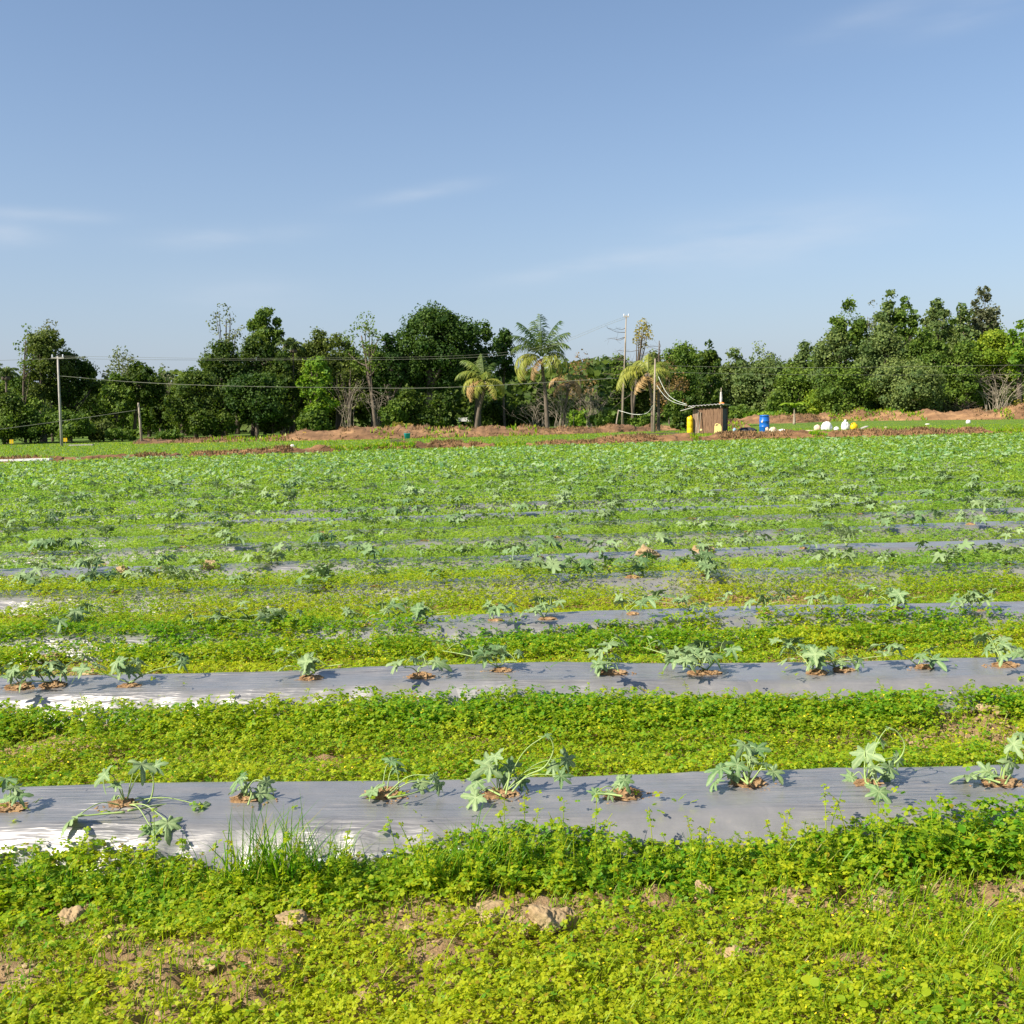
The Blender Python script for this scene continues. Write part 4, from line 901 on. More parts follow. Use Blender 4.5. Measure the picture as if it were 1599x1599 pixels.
tree('broadleaf_tree', 1148, 543, 62, 122, 'hazy', 'distant hazy tree right of the dark pointed one', bot=0)
tree('broadleaf_tree', 1190, 532, 56, 126, 'hazy', 'distant hazy tree with a knobbly top', bot=.1, open_=.05)
tree('broadleaf_tree', 1195, 560, 110, 118, 'hazy', 'distant tree in the middle of the hazy wood', bot=0)
tree('broadleaf_tree', 1262, 532, 70, 120, 'hazy', 'distant rounded tree at the left foot of the high wood', bot=0)
tree('broadleaf_tree', 1245, 570, 90, 112, 'mid', 'mid-green tree behind the banana plant', bot=0)
tree('broadleaf_tree', 1322, 466, 62, 110, 'mid', 'tall darker crown at the left end of the high wood', bot=.45, rl=.36)
tree('broadleaf_tree', 1305, 512, 80, 108, 'hazy', 'broad tree below the tall darker crown of the high wood', bot=.1)
tree('broadleaf_tree', 1366, 468, 34, 112, 'greybrown', 'thin grey-brown crown between two green ones in the high wood', bot=.5, open_=.4)
tree('broadleaf_tree', 1388, 452, 44, 110, 'hazy', 'tallest light-green crown of the high wood', bot=.5, rl=.42)
tree('broadleaf_tree', 1415, 462, 34, 109, 'mid', 'narrow crown right of the tallest light-green one', bot=.5, rl=.45)
tree('broadleaf_tree', 1380, 500, 100, 106, 'hazy', 'broad light-green tree in the middle of the high wood', bot=.12)
tree('broadleaf_tree', 1462, 466, 56, 108, 'hazy', 'light crown in the centre right of the high wood', bot=.4, rl=.4)
tree('broadleaf_tree', 1450, 510, 90, 104, 'mid', 'broad tree under the centre right crown of the high wood', bot=.08)
tree('broadleaf_tree', 1505, 474, 44, 106, 'hazy', 'narrow light crown left of the grey feathery tree', bot=.4, rl=.42)
tree('broadleaf_tree', 1533, 446, 56, 108, 'greybrown', 'grey feathery tree standing highest at the right', bot=.4, dens=.9, rl=.40)
tree('broadleaf_tree', 1510, 530, 80, 100, 'mid', 'green tree below the grey feathery one', bot=.05)
tree('broadleaf_tree', 1560, 512, 110, 102, 'lime', 'sunny bright green tree near the right edge', bot=.35, rl=.34)
tree('broadleaf_tree', 1592, 500, 50, 100, 'bright', 'green crown cut by the right edge of the picture', bot=.3)
tree('broadleaf_tree', 1640, 520, 110, 102, 'mid', 'green tree just beyond the right edge of the picture', bot=.1)
tree('broadleaf_tree', 1348, 496, 70, 114, 'mid', 'green tree filling the dip right of the tall darker crown', bot=.2)
tree('broadleaf_tree', 1432, 490, 70, 115, 'hazy', 'light green tree filling the dip left of the centre right crown', bot=.2)
tree('broadleaf_tree', 1488, 492, 60, 114, 'mid', 'green tree filling the dip below the narrow light crown', bot=.2)
tree('broadleaf_tree', 1545, 500, 70, 113, 'mid', 'green tree under the grey feathery crown', bot=.2)
tree('broadleaf_tree', 1282, 540, 60, 116, 'mid', 'green tree on the left slope of the high wood', bot=.1)
tree('broadleaf_tree', 1320, 570, 110, 100, 'mid', 'lower green tree in front of the high wood, left part', bot=0)
tree('broadleaf_tree', 1415, 560, 120, 98, 'hazy', 'lower light tree in front of the high wood, middle', bot=0)
bush(1288, 606, 72, 90, 'lime', 'rounded bright green bush right of the banana plant')
bush(1345, 598, 80, 91, 'mid', 'green bush on the right-hand bank, third from the banana plant')
bush(1395, 610, 70, 90, 'olive', 'olive bush with dry stems on the right-hand bank')
bush(1440, 600, 80, 92, 'mid', 'dense green bush in the middle of the right-hand bank')
bush(1500, 600, 70, 92, 'dark', 'dark hollow bush under the sunny tree')
bush(1560, 595, 90, 89, 'olive', 'olive bush below the sunny bright green tree')
bush(1590, 625, 80, 86, 'yellow', 'dry yellowish bush at the right edge on the bank', open_=.2)
bush(1475, 628, 90, 88, 'olive', 'low dry bush on the right-hand bank')
bush(1200, 640, 90, 88, 'bright', 'low green scrub behind the blue drum')
bush(1160, 632, 60, 90, 'mid', 'green scrub just right of the shed')
bush(1070, 640, 60, 72, 'dark', 'shadowed dark bush left of the shed')
bush(1010, 645, 60, 76, 'mid', 'green bush around the yellow palm base')
bush(950, 640, 70, 80, 'mid', 'green bush left of the dead tree foot')
bush(1060, 610, 50, 80, 'mid', 'bush behind the shed roof, left end')
# a dense wood further back that reads as one mass
g = G(); n = 46000
x = rng.uniform(-85, 95, n); y = 100+rng.uniform(0, 22, n)+np.where(x > 10, 24, 0); top = 4.2+3.2*fbm(x*.10, y*.1, 7, 3)+np.where(x > 14, 1.0, 0)
z = 1.2*sst(120, 260, y)+rng.random(n)**.7*top
d = rand_n(n, 1.4); d[:, 1] -= .6; leaves(g, np.stack([x, y, z], 1), d, rng.uniform(0, 6.28, n), rng.uniform(.5, 1.0, n), KITE, rng.random(n), .1, 1.1)
tag(g.obj('distant_wood', tmat('dark')), 'dense dark undergrowth of the wood behind the first trees', 'wood', kind='stuff')

# dry twiggy brushwood
def brush(px, top, wpx, Y, n, label, mat='bark_pale', name='dry_shrub', thick=.02, cat='dry shrub', up=1.0):
    if px > 1150: Y += 13
    b = at_depth(px, 665, Y); z0 = tz(b.x, Y); H = at_depth(px, top, Y).z-z0; w = wpx/1599*Y/2; g = G()
    for i in range(n):
        x0 = rng.normal()*w*.25; e = np.array([rng.normal()*w*.7, rng.normal()*.5, H*rng.uniform(.5, 1)*up]); m = np.array([x0*.5+e[0]*.3+rng.normal()*.1, e[1]*.4, e[2]*rng.uniform(.4, .65)])
        V, F = tube(curve([[x0, 0, -.1], m, e], 5), [thick, thick*.6, thick*.25], 4); g.add(V, F)
        for q in range(4):
            f = rng.uniform(.3, .95); s0 = m+(e-m)*f; d = rng.normal(size=3)*.5*H*.35; d[2] = abs(d[2])*.6; V, F = tube([s0, s0+d*.5+[0, 0, .05], s0+d], [thick*.35, thick*.15], 3); g.add(V, F)
    o = g.obj(name, M[mat]); o.location = (b.x, Y, z0); return tag(o, label, cat, 'dry shrubs among the trees')
brush(880, 590, 60, 80, 30, 'pale dry shrub at the right of the tall coconut palm')
brush(838, 625, 60, 79, 22, 'tangle of dry branches left of the tall palm trunk')
brush(925, 600, 60, 82, 30, 'twiggy dry shrub left of the dead tree')
brush(590, 600, 50, 80, 14, 'bare pale stems between the bright tree and the mango')
brush(545, 590, 50, 82, 16, 'dry stems under the loose-crowned tree')
brush(1430, 590, 90, 90, 30, 'dry branches over the right-hand bank', thick=.03)
brush(1560, 575, 90, 86, 34, 'dry grey branches below the sunny bright green tree', thick=.035)
brush(1490, 620, 70, 86, 26, 'brown dry stalks in the middle of the right bank', mat='bark')
brush(620, 684, 26, 45.5, 60, 'dead brown bush on the low earth bank', mat='bark', name='dead_bush', thick=.012, cat='dead bush')
brush(1040, 676, 60, 60, 70, 'heap of dead brown twigs left of the shed', mat='bark', name='twig_heap', thick=.012, cat='twig heap')
# dead tree
def dead_tree(px, top, Y, label):
    b = at_depth(px, 660, Y); z0 = tz(b.x, Y); H = at_depth(px, top, Y).z-z0; g = G(); r = np.random.default_rng(5)
    st = [[0, 0, -.2], [.05, 0, H*.35], [.25, 0, H*.7], [.35, .1, H]]; P = curve(st, 8); V, F = tube(P, [.12, .09, .06, .03], 7); g.add(V, F)
    st2 = [[.9, .3, -.2], [.75, .2, H*.3], [.95, .1, H*.5], [1.35, 0, H*.72], [1.5, 0, H*.93]]; P2 = curve(st2, 8); V, F = tube(P2, [.10, .08, .06, .02], 7); g.add(V, F)
    for i in range(26):
        Q = P if i % 2 else P2; s0 = Q[int(r.uniform(.45, .98)*(len(Q)-1))]; sg = -1 if i % 2 else 1; e = s0+np.array([sg*r.uniform(.4, 1.6)*(1 if r.random() < .8 else -1), r.normal()*.4, r.uniform(-.3, .6)])
        V, F = tube(curve([s0, (s0+e)/2+[0, 0, -.12], e], 4), [.025, .008], 4); g.add(V, F)
        for q in range(3): e2 = e+r.normal(size=3)*.35; V, F = tube([(s0+e)/2, e, e2], [.01, .005], 3); g.add(V, F)
    o = g.obj('dead_tree', M['bark']); o.location = (b.x, Y, z0); tag(o, label, 'dead tree')
dead_tree(972, 505, 78, 'tall dead tree with two bare stems and thin twigs, next to the yellow palm')

# ------------------------------------------------------------------ palms
def frond_mesh(L, droop, nleaf=46, tone=.4, seed=0, wid=.034):
    r = np.random.default_rng(seed); g = G(); t = np.linspace(0, 1, 16)
    ang = R_(62)-droop*t**1.25; dx = np.cumsum(np.cos(ang))*L/16; dz = np.cumsum(np.sin(ang))*L/16
    P = np.stack([dx, 0*dx, dz], 1); V, F = tube(P, [.045, .03, .012], 5); g.add(V, F, tone)
    for s in (-1, 1):
        f = np.linspace(.12, .99, nleaf); B = np.stack([np.interp(f, t, P[:, c]) for c in range(3)], 1); n = nleaf
        ll = L*.30*np.sin(np.clip(f*2.6+.35, 0, PI-.25))**.7*r.uniform(.45, 1.15, n)*(r.random(n) > .08)
        tn = np.gradient(P, axis=0); tn /= np.linalg.norm(tn, axis=1)[:, None]; T = np.stack([np.interp(f, t, tn[:, c]) for c in range(3)], 1)
        hang = r.uniform(.35, 1.25, n); D = np.stack([T[:, 0]*.55, np.full(n, s*.62), T[:, 2]*.55-hang*.55], 1); D /= np.linalg.norm(D, axis=1)[:, None]
        tip = B+D*ll[:, None]+np.array([0, 0, -1.])*(ll*.33)[:, None]; mid = B+D*ll[:, None]*.5; W_ = T*wid
        V = np.stack([B-W_*.4, mid-W_, tip, mid+W_, B+W_*.4], 1); g.add(V.reshape(-1, 3), np.arange(n*5).reshape(n, 5), np.repeat(tone+r.normal(size=n)*.12, 5))
    me = g.mesh('frond'); return me
M['frond_y'] = leaf_mat('yellow_frond', (.34, .34, .06), (.09, .16, .026), var=.35, trans=.35, nscale=.5)
M['frond_g'] = leaf_mat('green_frond', (.20, .24, .05), (.035, .085, .016), var=.35, trans=.35, nscale=.5)
M['frond_b'] = leaf_mat('brown_frond', (.42, .27, .11), (.20, .13, .06), var=.35, trans=.2, nscale=.5)
def palm(pts, cpx, Y, fr, label, tr=.14, group='coconut palms in front of the wood'):
    """pts: pixel path of the trunk from the ground up; fr: (heading deg in the picture plane side, pitch rotation, length, droop, material, tone)"""
    q = [at_depth(px, py, Y) for px, py in pts]; z0 = tz(q[0].x, Y); org = Vector((q[0].x, Y, z0)); root = tag(empty('coconut_palm', org), label, 'palm', group)
    P = curve([[0, 0, -.2]]+[list(v-org) for v in q[1:]], 8); g = G(); V, F = tube(P, [tr*1.3, tr, tr*.85, tr*.8], 9); g.add(V, F); g.obj('trunk', M['bark'], root, True)
    top = P[-1]
    for k, (az_, up_, L, droop, mat, tone) in enumerate(fr):
        me = frond_mesh(L, droop, 44, tone, k*7+int(cpx)); me.materials.append(M[mat]); o = inst('frond', me, root)
        o.location = top; o.rotation_euler = (0, R_(62-up_), R_(az_)); 
    for k in range(5):
        V, F = ICO2; o = G().add(V*np.array([.13, .13, .16]), F).obj('coconut', M['bark'], root, True); a = k*1.3; o.location = (top[0]+.2*math.cos(a), top[1]+.2*math.sin(a)-.05, top[2]-.22)
# azimuth 0 = to the right, 180 = to the left, -90 = towards the viewer
palm([(855, 665), (852, 620), (848, 585), (846, 560)], 846, 78, [
 (15, 80, 3.3, .7, 'frond_g', .9), (95, 88, 3.5, .4, 'frond_g', .9), (165, 78, 3.4, .8, 'frond_g', .9), (-10, 70, 3.0, 1.1, 'frond_g', .8), (185, 68, 3.1, 1.2, 'frond_g', .8), (120, 84, 3.2, .6, 'frond_g', .9), (200, 62, 3.0, 1.9, 'frond_g', .6), (-30, 64, 2.9, 1.8, 'frond_g', .6), (-90, 80, 2.8, 1.2, 'frond_g', .6), (40, 60, 2.8, 1.9, 'frond_g', .6),
 (178, 36, 3.1, 2.5, 'frond_y', .25), (205, 26, 3.1, 2.6, 'frond_y', .35), (190, 10, 3.0, 2.0, 'frond_y', .15), (-5, 40, 3.0, 2.6, 'frond_y', .30), (-25, 24, 2.6, 2.5, 'frond_y', .4), (150, 15, 2.8, 2.1, 'frond_b', .4), (10, 5, 2.5, 2.0, 'frond_b', .5), (-60, 10, 2.3, 2.2, 'frond_y', .5), (230, -20, 2.2, 1.2, 'frond_b', .4)],
 'tallest coconut palm with spiky green top and drooping yellow fronds', .15)
palm([(742, 668), (748, 640), (755, 615), (756, 596)], 756, 77, [
 (100, 82, 2.5, .8, 'frond_g', .6), (150, 72, 2.7, 1.2, 'frond_y', .8), (175, 58, 2.6, 1.9, 'frond_y', .55), (190, 34, 2.3, 2.3, 'frond_y', .25), (200, 16, 2.3, 2.3, 'frond_b', .1), (60, 74, 2.3, 1.2, 'frond_g', .7), (-80, 60, 2.2, 2.0, 'frond_y', .6),
 (-10, 25, 2.3, 2.2, 'frond_y', .15), (10, 12, 2.2, 1.9, 'frond_y', .1), (240, 5, 2.0, 2.0, 'frond_y', .2), (170, -15, 2.0, 1.4, 'frond_b', .0), (-40, -5, 1.9, 1.6, 'frond_y', .2), (-20, -30, 1.7, .9, 'frond_b', .3)],
 'leaning coconut palm with yellow drooping fronds before the dark mango', .14)
palm([(1020, 670), (1019, 630), (1014, 600), (1012, 582)], 1012, 68, [
 (80, 80, 2.1, 1.4, 'frond_y', .4), (120, 70, 2.0, 1.9, 'frond_y', .5), (180, 44, 2.6, 2.3, 'frond_y', .25), (195, 22, 2.9, 1.8, 'frond_y', .15), (170, 10, 2.0, 2.1, 'frond_y', .3), (0, 38, 1.9, 1.9, 'frond_y', .35), (-20, 18, 1.8, 2.2, 'frond_y', .5), (30, 55, 2.0, 1.4, 'frond_y', .6), (215, -25, 1.9, .9, 'frond_b', .2), (-60, 30, 1.6, 2.3, 'frond_y', .5), (-30, -30, 1.6, .9, 'frond_b', .4)],
 'short coconut palm with thin yellow fronds beside the twin dark trunks', .13)
palm([(878, 668), (882, 640), (886, 615), (886, 598)], 886, 80, [
 (170, 50, 2.0, 2.4, 'frond_b', .3), (10, 60, 2.0, 2.2, 'frond_y', .8), (80, 70, 1.9, 2.0, 'frond_g', .5), (-40, 20, 1.8, 2.0, 'frond_b', .2), (200, 0, 1.8, 1.6, 'frond_b', .4), (0, -10, 1.7, 1.5, 'frond_b', .5)],
 'withered coconut palm with hanging brown fronds right of the tallest one', .12)
for (px, top, Yp, lab) in ((447, 524, 84, 'slim areca palm showing above the dark clump, left one'), (458, 530, 83.5, 'slim areca palm showing above the dark clump, right one'), (10, 572, 72.5, 'dark palm at the left edge of the tree line')):
    palm([(px, 668), (px, 610), (px, 575), (px, top+14)], px, Yp, [(a, 40+35*(k % 2), 1.15, 1.9, 'frond_g', .7) for k, a in enumerate(range(0, 360, 45))], lab, .07, 'areca palms in the wood')
# leafless trunks beside the short palm
g = G(); b = at_depth(1028, 668, 69); z0 = tz(b.x, 69); H = at_depth(1030, 532, 69).z-z0; V, F = tube(curve([[0, 0, -.2], [.03, 0, H*.5], [.1, 0, H]], 8), [.12, .09, .03], 7); g.add(V, F)
for k in range(8): s0 = np.array([.05, 0, H*rng.uniform(.5, .95)]); V, F = tube([s0, s0+[rng.normal()*.2, 0, .25], s0+[rng.normal()*.35, 0, .5]], [.02, .008], 4); g.add(V, F)
o = g.obj('bare_tree', M['bark']); o.location = (b.x, 69, z0); tag(o, 'bare dark trunk standing at the right of the short yellow palm', 'dead tree')

# banana plant
root = empty('banana_plant', Vector((at_depth(1240, 650, 86).x, 86, .2))); tag(root, 'small banana plant with ragged pale leaves right of the blue drum', 'banana plant')
V, F = tube(curve([[0, 0, -.1], [.03, 0, .7], [0, 0, 1.3]], 5), [.13, .09, .05], 8); G().add(V, F).obj('stem', M['bark_pale'], root, True)
for k in range(8):
    a = k*.85; n = 9; t = np.linspace(0, 1, n); L = 1.5; ang = R_(65)-t*1.7; px_ = np.cumsum(np.cos(ang))*L/n; pz_ = np.cumsum(np.sin(ang))*L/n; w = .2*np.sin(np.clip(t*2.9+.15, 0, PI))**.6
    Pm = np.stack([px_*math.cos(a), px_*math.sin(a), pz_+1.2], 1); sd_ = np.array([-math.sin(a), math.cos(a), 0]); V = np.concatenate([Pm-sd_*w[:, None]-[0, 0, .05], Pm+[0, 0, .03], Pm+sd_*w[:, None]-[0, 0, .05]]); i = np.arange(n-1)
    G().add(V, np.concatenate([np.stack([i, i+1, i+1+n, i+n], 1), np.stack([i+n, i+n+1, i+1+2*n, i+2*n], 1)]), .2).obj('leaf', tmat('bright'), root)

# ------------------------------------------------------------------ poles and wires
def pole(px0, py0, px1, py1, Y, r0, r1, mat, label, arm=None, name='power_pole'):
    a = at_depth(px0, py0, Y); z0 = tz(a.x, Y); t = at_depth(px1, py1, Y); root = tag(empty(name, (a.x, Y, z0)), label, 'pole')
    d = np.array([t.x-a.x, 0, t.z-z0]); V, F = tube([[0, 0, -.3], d*.5, d], [r0, (r0+r1)/2, r1], 10); G().add(V, F).obj('shaft', M[mat], root, True)
    if arm:
        V, F = box(d[0], 0, d[2]-.12, arm, .09, .09); G().add(V, F).obj('crossarm', M['concrete'], root)
        for s in (-1, 1):
            V, F = lathe([(.03, 0), (.05, .05), (.03, .09), (.05, .13), (.02, .17)], 10); o = G().add(V, F).obj('insulator', M['white_plastic'], root, True); o.location = (d[0]+s*arm*.42, 0, d[2]-.08)
    return t
p1 = pole(97, 706, 90, 556, 62, .085, .055, 'concrete', 'tall pale power pole with a short crossarm at the left', .75)
p2 = pole(222, 697, 216, 629, 64, .085, .055, 'bark_pale', 'short pale wooden post leaning slightly, right of the tall power pole', None, 'wooden_post')
p3 = pole(971, 660, 978, 492, 76, .06, .04, 'bark_pale', 'slender pole with white insulators among the dead stems', .4)
p4 = pole(1021, 672, 1023, 560, 66, .07, .05, 'bark_pale', 'bare wooden pole right of the short palm carrying the hoses', None, 'wooden_post')
p5 = pole(960, 664, 966, 640, 70, .05, .04, 'bark_pale', 'short fence post on the bank left of the dead tree', None, 'wooden_post')
def wire(pts, r, mat, name, label, cat, group=None, sag=0):
    P = curve([list(p) for p in pts], 14); P = np.array(P); f = np.linspace(0, 1, len(P)); P[:, 2] -= sag*4*f*(1-f)
    V, F = tube(P, r, 5); tag(G().add(V, F).obj(name, M[mat], None, True), label, cat, group)
A = at_depth
wire([A(-900, 590, 50), A(90, 560, 62), A(90, 560, 62)+Vector((.01, 0, 0)), A(430, 562, 68), A(800, 553, 74), A(978, 497, 76)], .009, 'wire', 'power_line', 'thin upper wire from the pale pole across the dark trees', 'wire', 'overhead wires')
wire([A(90, 556, 62), A(430, 559.5, 68), A(800, 549, 74), A(976, 495, 76)], .007, 'wire', 'power_line', 'uppermost of the two close wires above the dark trees', 'wire', 'overhead wires')
wire([A(93, 587, 62), A(200, 596, 63.5), A(330, 602, 65), A(500, 605, 68), A(700, 605, 71), A(973, 590, 76)], .017, 'wire', 'power_line', 'thicker lower cable hanging from the pale pole towards the palms', 'wire', 'overhead wires')
wire([A(216, 640, 64), A(100, 657, 61), A(-60, 678, 57)], .014, 'wire', 'power_line', 'short slanting wire from the short post down to the left', 'wire', 'overhead wires')
wire([A(978, 570, 76), A(1250, 574, 82), A(1600, 570, 90), A(2300, 560, 100)], .010, 'wire', 'power_line', 'upper faint wire in front of the right-hand wood', 'wire', 'overhead wires')
wire([A(978, 580, 76), A(1250, 585, 82), A(1600, 585, 90), A(2300, 580, 100)], .009, 'wire', 'power_line', 'lower faint wire in front of the right-hand wood', 'wire', 'overhead wires')
wire([A(1028, 588, 66), A(1045, 612, 65), A(1072, 631, 63.5)], .017, 'rope', 'hose', 'upper pale hose drooping from the wooden pole to the shed roof', 'hose', 'pale hoses running to the shed', .25)
wire([A(1026, 602, 66), A(1045, 618, 65), A(1073, 633, 63.5)], .015, 'rope', 'hose', 'lower pale hose drooping from the wooden pole to the shed roof', 'hose', 'pale hoses running to the shed', .25)
wire([A(966, 641, 70), A(990, 647, 69), A(1010, 645, 68), A(1022, 630, 66)], .02, 'rope', 'rope', 'slack pale rope from the fence post to the wooden pole', 'rope')

# ------------------------------------------------------------------ the shed and the things round it
YS = 61.0
c = at_depth(1110, 676, YS); zs = tz(c.x, YS); org = Vector((c.x-.05, YS, zs)); RZ = R_(-24)
shed = tag(empty('shed', org, RZ), 'small brown board shed with a grey sheet roof on the bank', 'shed')
M['board'] = noisy('weathered_board', [(.3, (.095, .052, .030)), (.55, (.20, .115, .068)), (.75, (.31, .19, .115))], 4, .85, .01, 12, stretch=(5, 5, .6))
M['board_l'] = noisy('pale_board', [(.3, (.17, .11, .075)), (.7, (.30, .21, .15))], 4, .85, stretch=(5, 5, .6))
M['sheet'] = noisy('roof_sheet', [(.3, (.34, .31, .29)), (.7, (.60, .56, .53))], 3, .6)
M['tarp_and_shade'] = noisy('black_tarp_and_shade', [(.3, (.012, .012, .016)), (.7, (.05, .05, .06))], 5, .6)  # black tarpaulin, also the painted shade of the shed's open side
WX, WY, HZ = 1.70, 1.45, 1.50
def slab(nm, cx, cy, cz, sx, sy, sz, mat, rz=0): V, F = box(cx, cy, cz, sx, sy, sz, rz); return G().add(V, F).obj(nm, M[mat], shed)
g = G(); nb = 11
for k in range(nb):
    x = -WX/2+.38+(k+.5)*(WX-.38)/nb; V, F = box(x, -WY/2+rng.uniform(-.012, .012), HZ/2, (WX-.38)/nb*.97, .03, HZ-rng.uniform(0, .05)); g.add(V, F)
g.obj('front_wall', M['board'], shed)
g = G()
for k in range(3): V, F = box(-WX/2+.06+k*.125, -WY/2-.02+rng.uniform(-.01, .01), HZ/2-.03, .118, .03, HZ-.1); g.add(V, F)
g.obj('side_panel', M['board_l'], shed)
slab('left_wall', -WX/2, 0, HZ/2, .03, WY-.06, HZ, 'board'); slab('back_wall', 0, WY/2, HZ/2, WX, .03, HZ, 'board')
slab('shaded_opening', WX/2+.01, .05, HZ/2-.02, .03, WY-.26, HZ-.1, 'tarp_and_shade')  # near-black sheet stands in for the shade of the open right side
for k, yy in enumerate((-WY/2+.06, WY/2-.06)): slab('corner_post', WX/2+.01, yy, HZ/2+.02, .09, .09, HZ+.04, 'board')
n = 60; xs_ = np.linspace(-WX/2-.22, WX/2+.20, n); top = HZ+.10+.03*np.sin(xs_*30)+.05*xs_; g = G()
V = np.concatenate([np.stack([xs_, 0*xs_+y_, top+dz+q], 1) for y_, dz in ((-WY/2-.25, .05), (WY/2+.2, -.02)) for q in (0, .02)])
i = np.arange(n-1); g.add(V, [np.stack([a+i, a+i+1, b+i+1, b+i], 1) for a, b in ((0, 2*n), (n, 3*n), (0, n), (2*n, 3*n))]); g.obj('roof', M['sheet'], shed)
V, F = box(-WX/2-.28, -WY/2-.12, HZ-.06, .85, .5, .03); o = G().add(V-np.array([-WX/2-.28, -WY/2-.12, HZ-.06]), F).obj('awning', M['sheet'], shed); o.location = (-WX/2-.25, -WY/2-.1, HZ-.04); o.rotation_euler = (0, R_(-14), 0)
def thing_at(name, px, py, Y, label, cat, rz=0, group=None):
    q = at_depth(px, py, Y); return tag(empty(name, (q.x, Y, q.z), rz), label, cat, group)
def ground_thing(name, px, Y, label, cat, rz=0, dz=0):
    q = at_depth(px, 670, Y); z = tz(q.x, Y); zb = float(np.interp(q.x, B1[0], B1[2])) if 0 else z
    return tag(empty(name, (q.x, Y, z+dz), rz), label, cat)
M['yellow'] = plain('yellow_plastic', (.78, .50, .012), .4); M['paleyellow'] = plain('pale_yellow_plastic', (.72, .58, .22), .45); M['blue'] = plain('blue_plastic', (.012, .115, .42), .35); M['orange'] = plain('orange_cloth', (.75, .22, .03), .7)
M['sack'] = plain('white_sack', (.70, .68, .66), .75); M['beige'] = plain('beige_sack', (.62, .46, .34), .8); M['teal'] = plain('teal_plastic', (.02, .38, .40), .45); M['ltblue'] = plain('pale_blue_cloth', (.28, .45, .60), .8)
# sticks leaning on the shed
for k, (x0, x1) in enumerate(((-.62, -.50), (-.42, -.36))):
    wpt = shed.matrix_world
    a = Vector((x0, -WY/2-.30, .0)); b = Vector((x1, -WY/2-.05, 1.25)); mt = Matrix.Translation(org) @ Matrix.Rotation(RZ, 4, 'Z'); a = mt@a; b = mt@b
    V, F = tube([list(a), list((a+b)/2), list(b)], .025, 6); tag(G().add(V, F).obj('wooden_stick', M['bark_pale']), ('left' if k == 0 else 'right')+' of the two pale sticks leaning on the shed front', 'stick', 'sticks leaning on the shed')
def loc_shed(x, y, z=0): return Matrix.Translation(org) @ Matrix.Rotation(RZ, 4, 'Z') @ Vector((x, y, z))
# tall yellow drum-like container left of the shed
q = at_depth(1077.5, 676, 60.6); r0 = tag(empty('yellow_container', (q.x, 60.6, tz(q.x, 60.6)), .2), 'tall yellow plastic container standing at the left side of the shed', 'container')
V, F = lathe([(.0, 0), (.17, 0), (.19, .03), (.19, .32), (.175, .35), (.19, .38), (.19, .70), (.175, .73), (.19, .76), (.18, .95), (.10, 1.0), (0, 1.0)], 20); o = G().add(V*[.95, .9, 1], F).obj('body', M['yellow'], r0, True)
V, F = lathe([(.06, 0), (.06, .06), (.0, .06)], 12); o = G().add(V, F).obj('cap', M['yellow'], r0, True); o.location = (.06, 0, 1.0)
# pale yellow jerrycan
q = at_depth(1121, 677, 59.6); r0 = tag(empty('jerrycan', (q.x, 59.6, tz(q.x, 59.6)), -.2), 'pale yellow jerrycan in front of the shed', 'jerrycan')
prof = np.array([(-.20, 0), (.20, 0), (.21, .05), (.21, .38), (.17, .47), (.06, .50), (-.06, .44), (-.20, .42), (-.21, .05)]); n = len(prof)
V = np.concatenate([np.stack([prof[:, 0], np.full(n, s*.12), prof[:, 1]], 1) for s in (-1, 1)]); i = np.arange(n); G().add(V, [np.stack([i, (i+1) % n, (i+1) % n+n, i+n], 1), np.array([list(range(n))[::-1]]), np.array([list(range(n, 2*n))])]).obj('body', M['paleyellow'], r0)
V, F = tube(curve([[-.16, 0, .42], [-.12, 0, .54], [.0, 0, .56], [.06, 0, .48]], 5), .025, 6); G().add(V, F).obj('handle', M['paleyellow'], r0, True)
V, F = lathe([(.04, 0), (.04, .06), (0, .06)], 12); o = G().add(V, F).obj('cap', M['paleyellow'], r0, True); o.location = (.12, 0, .49)
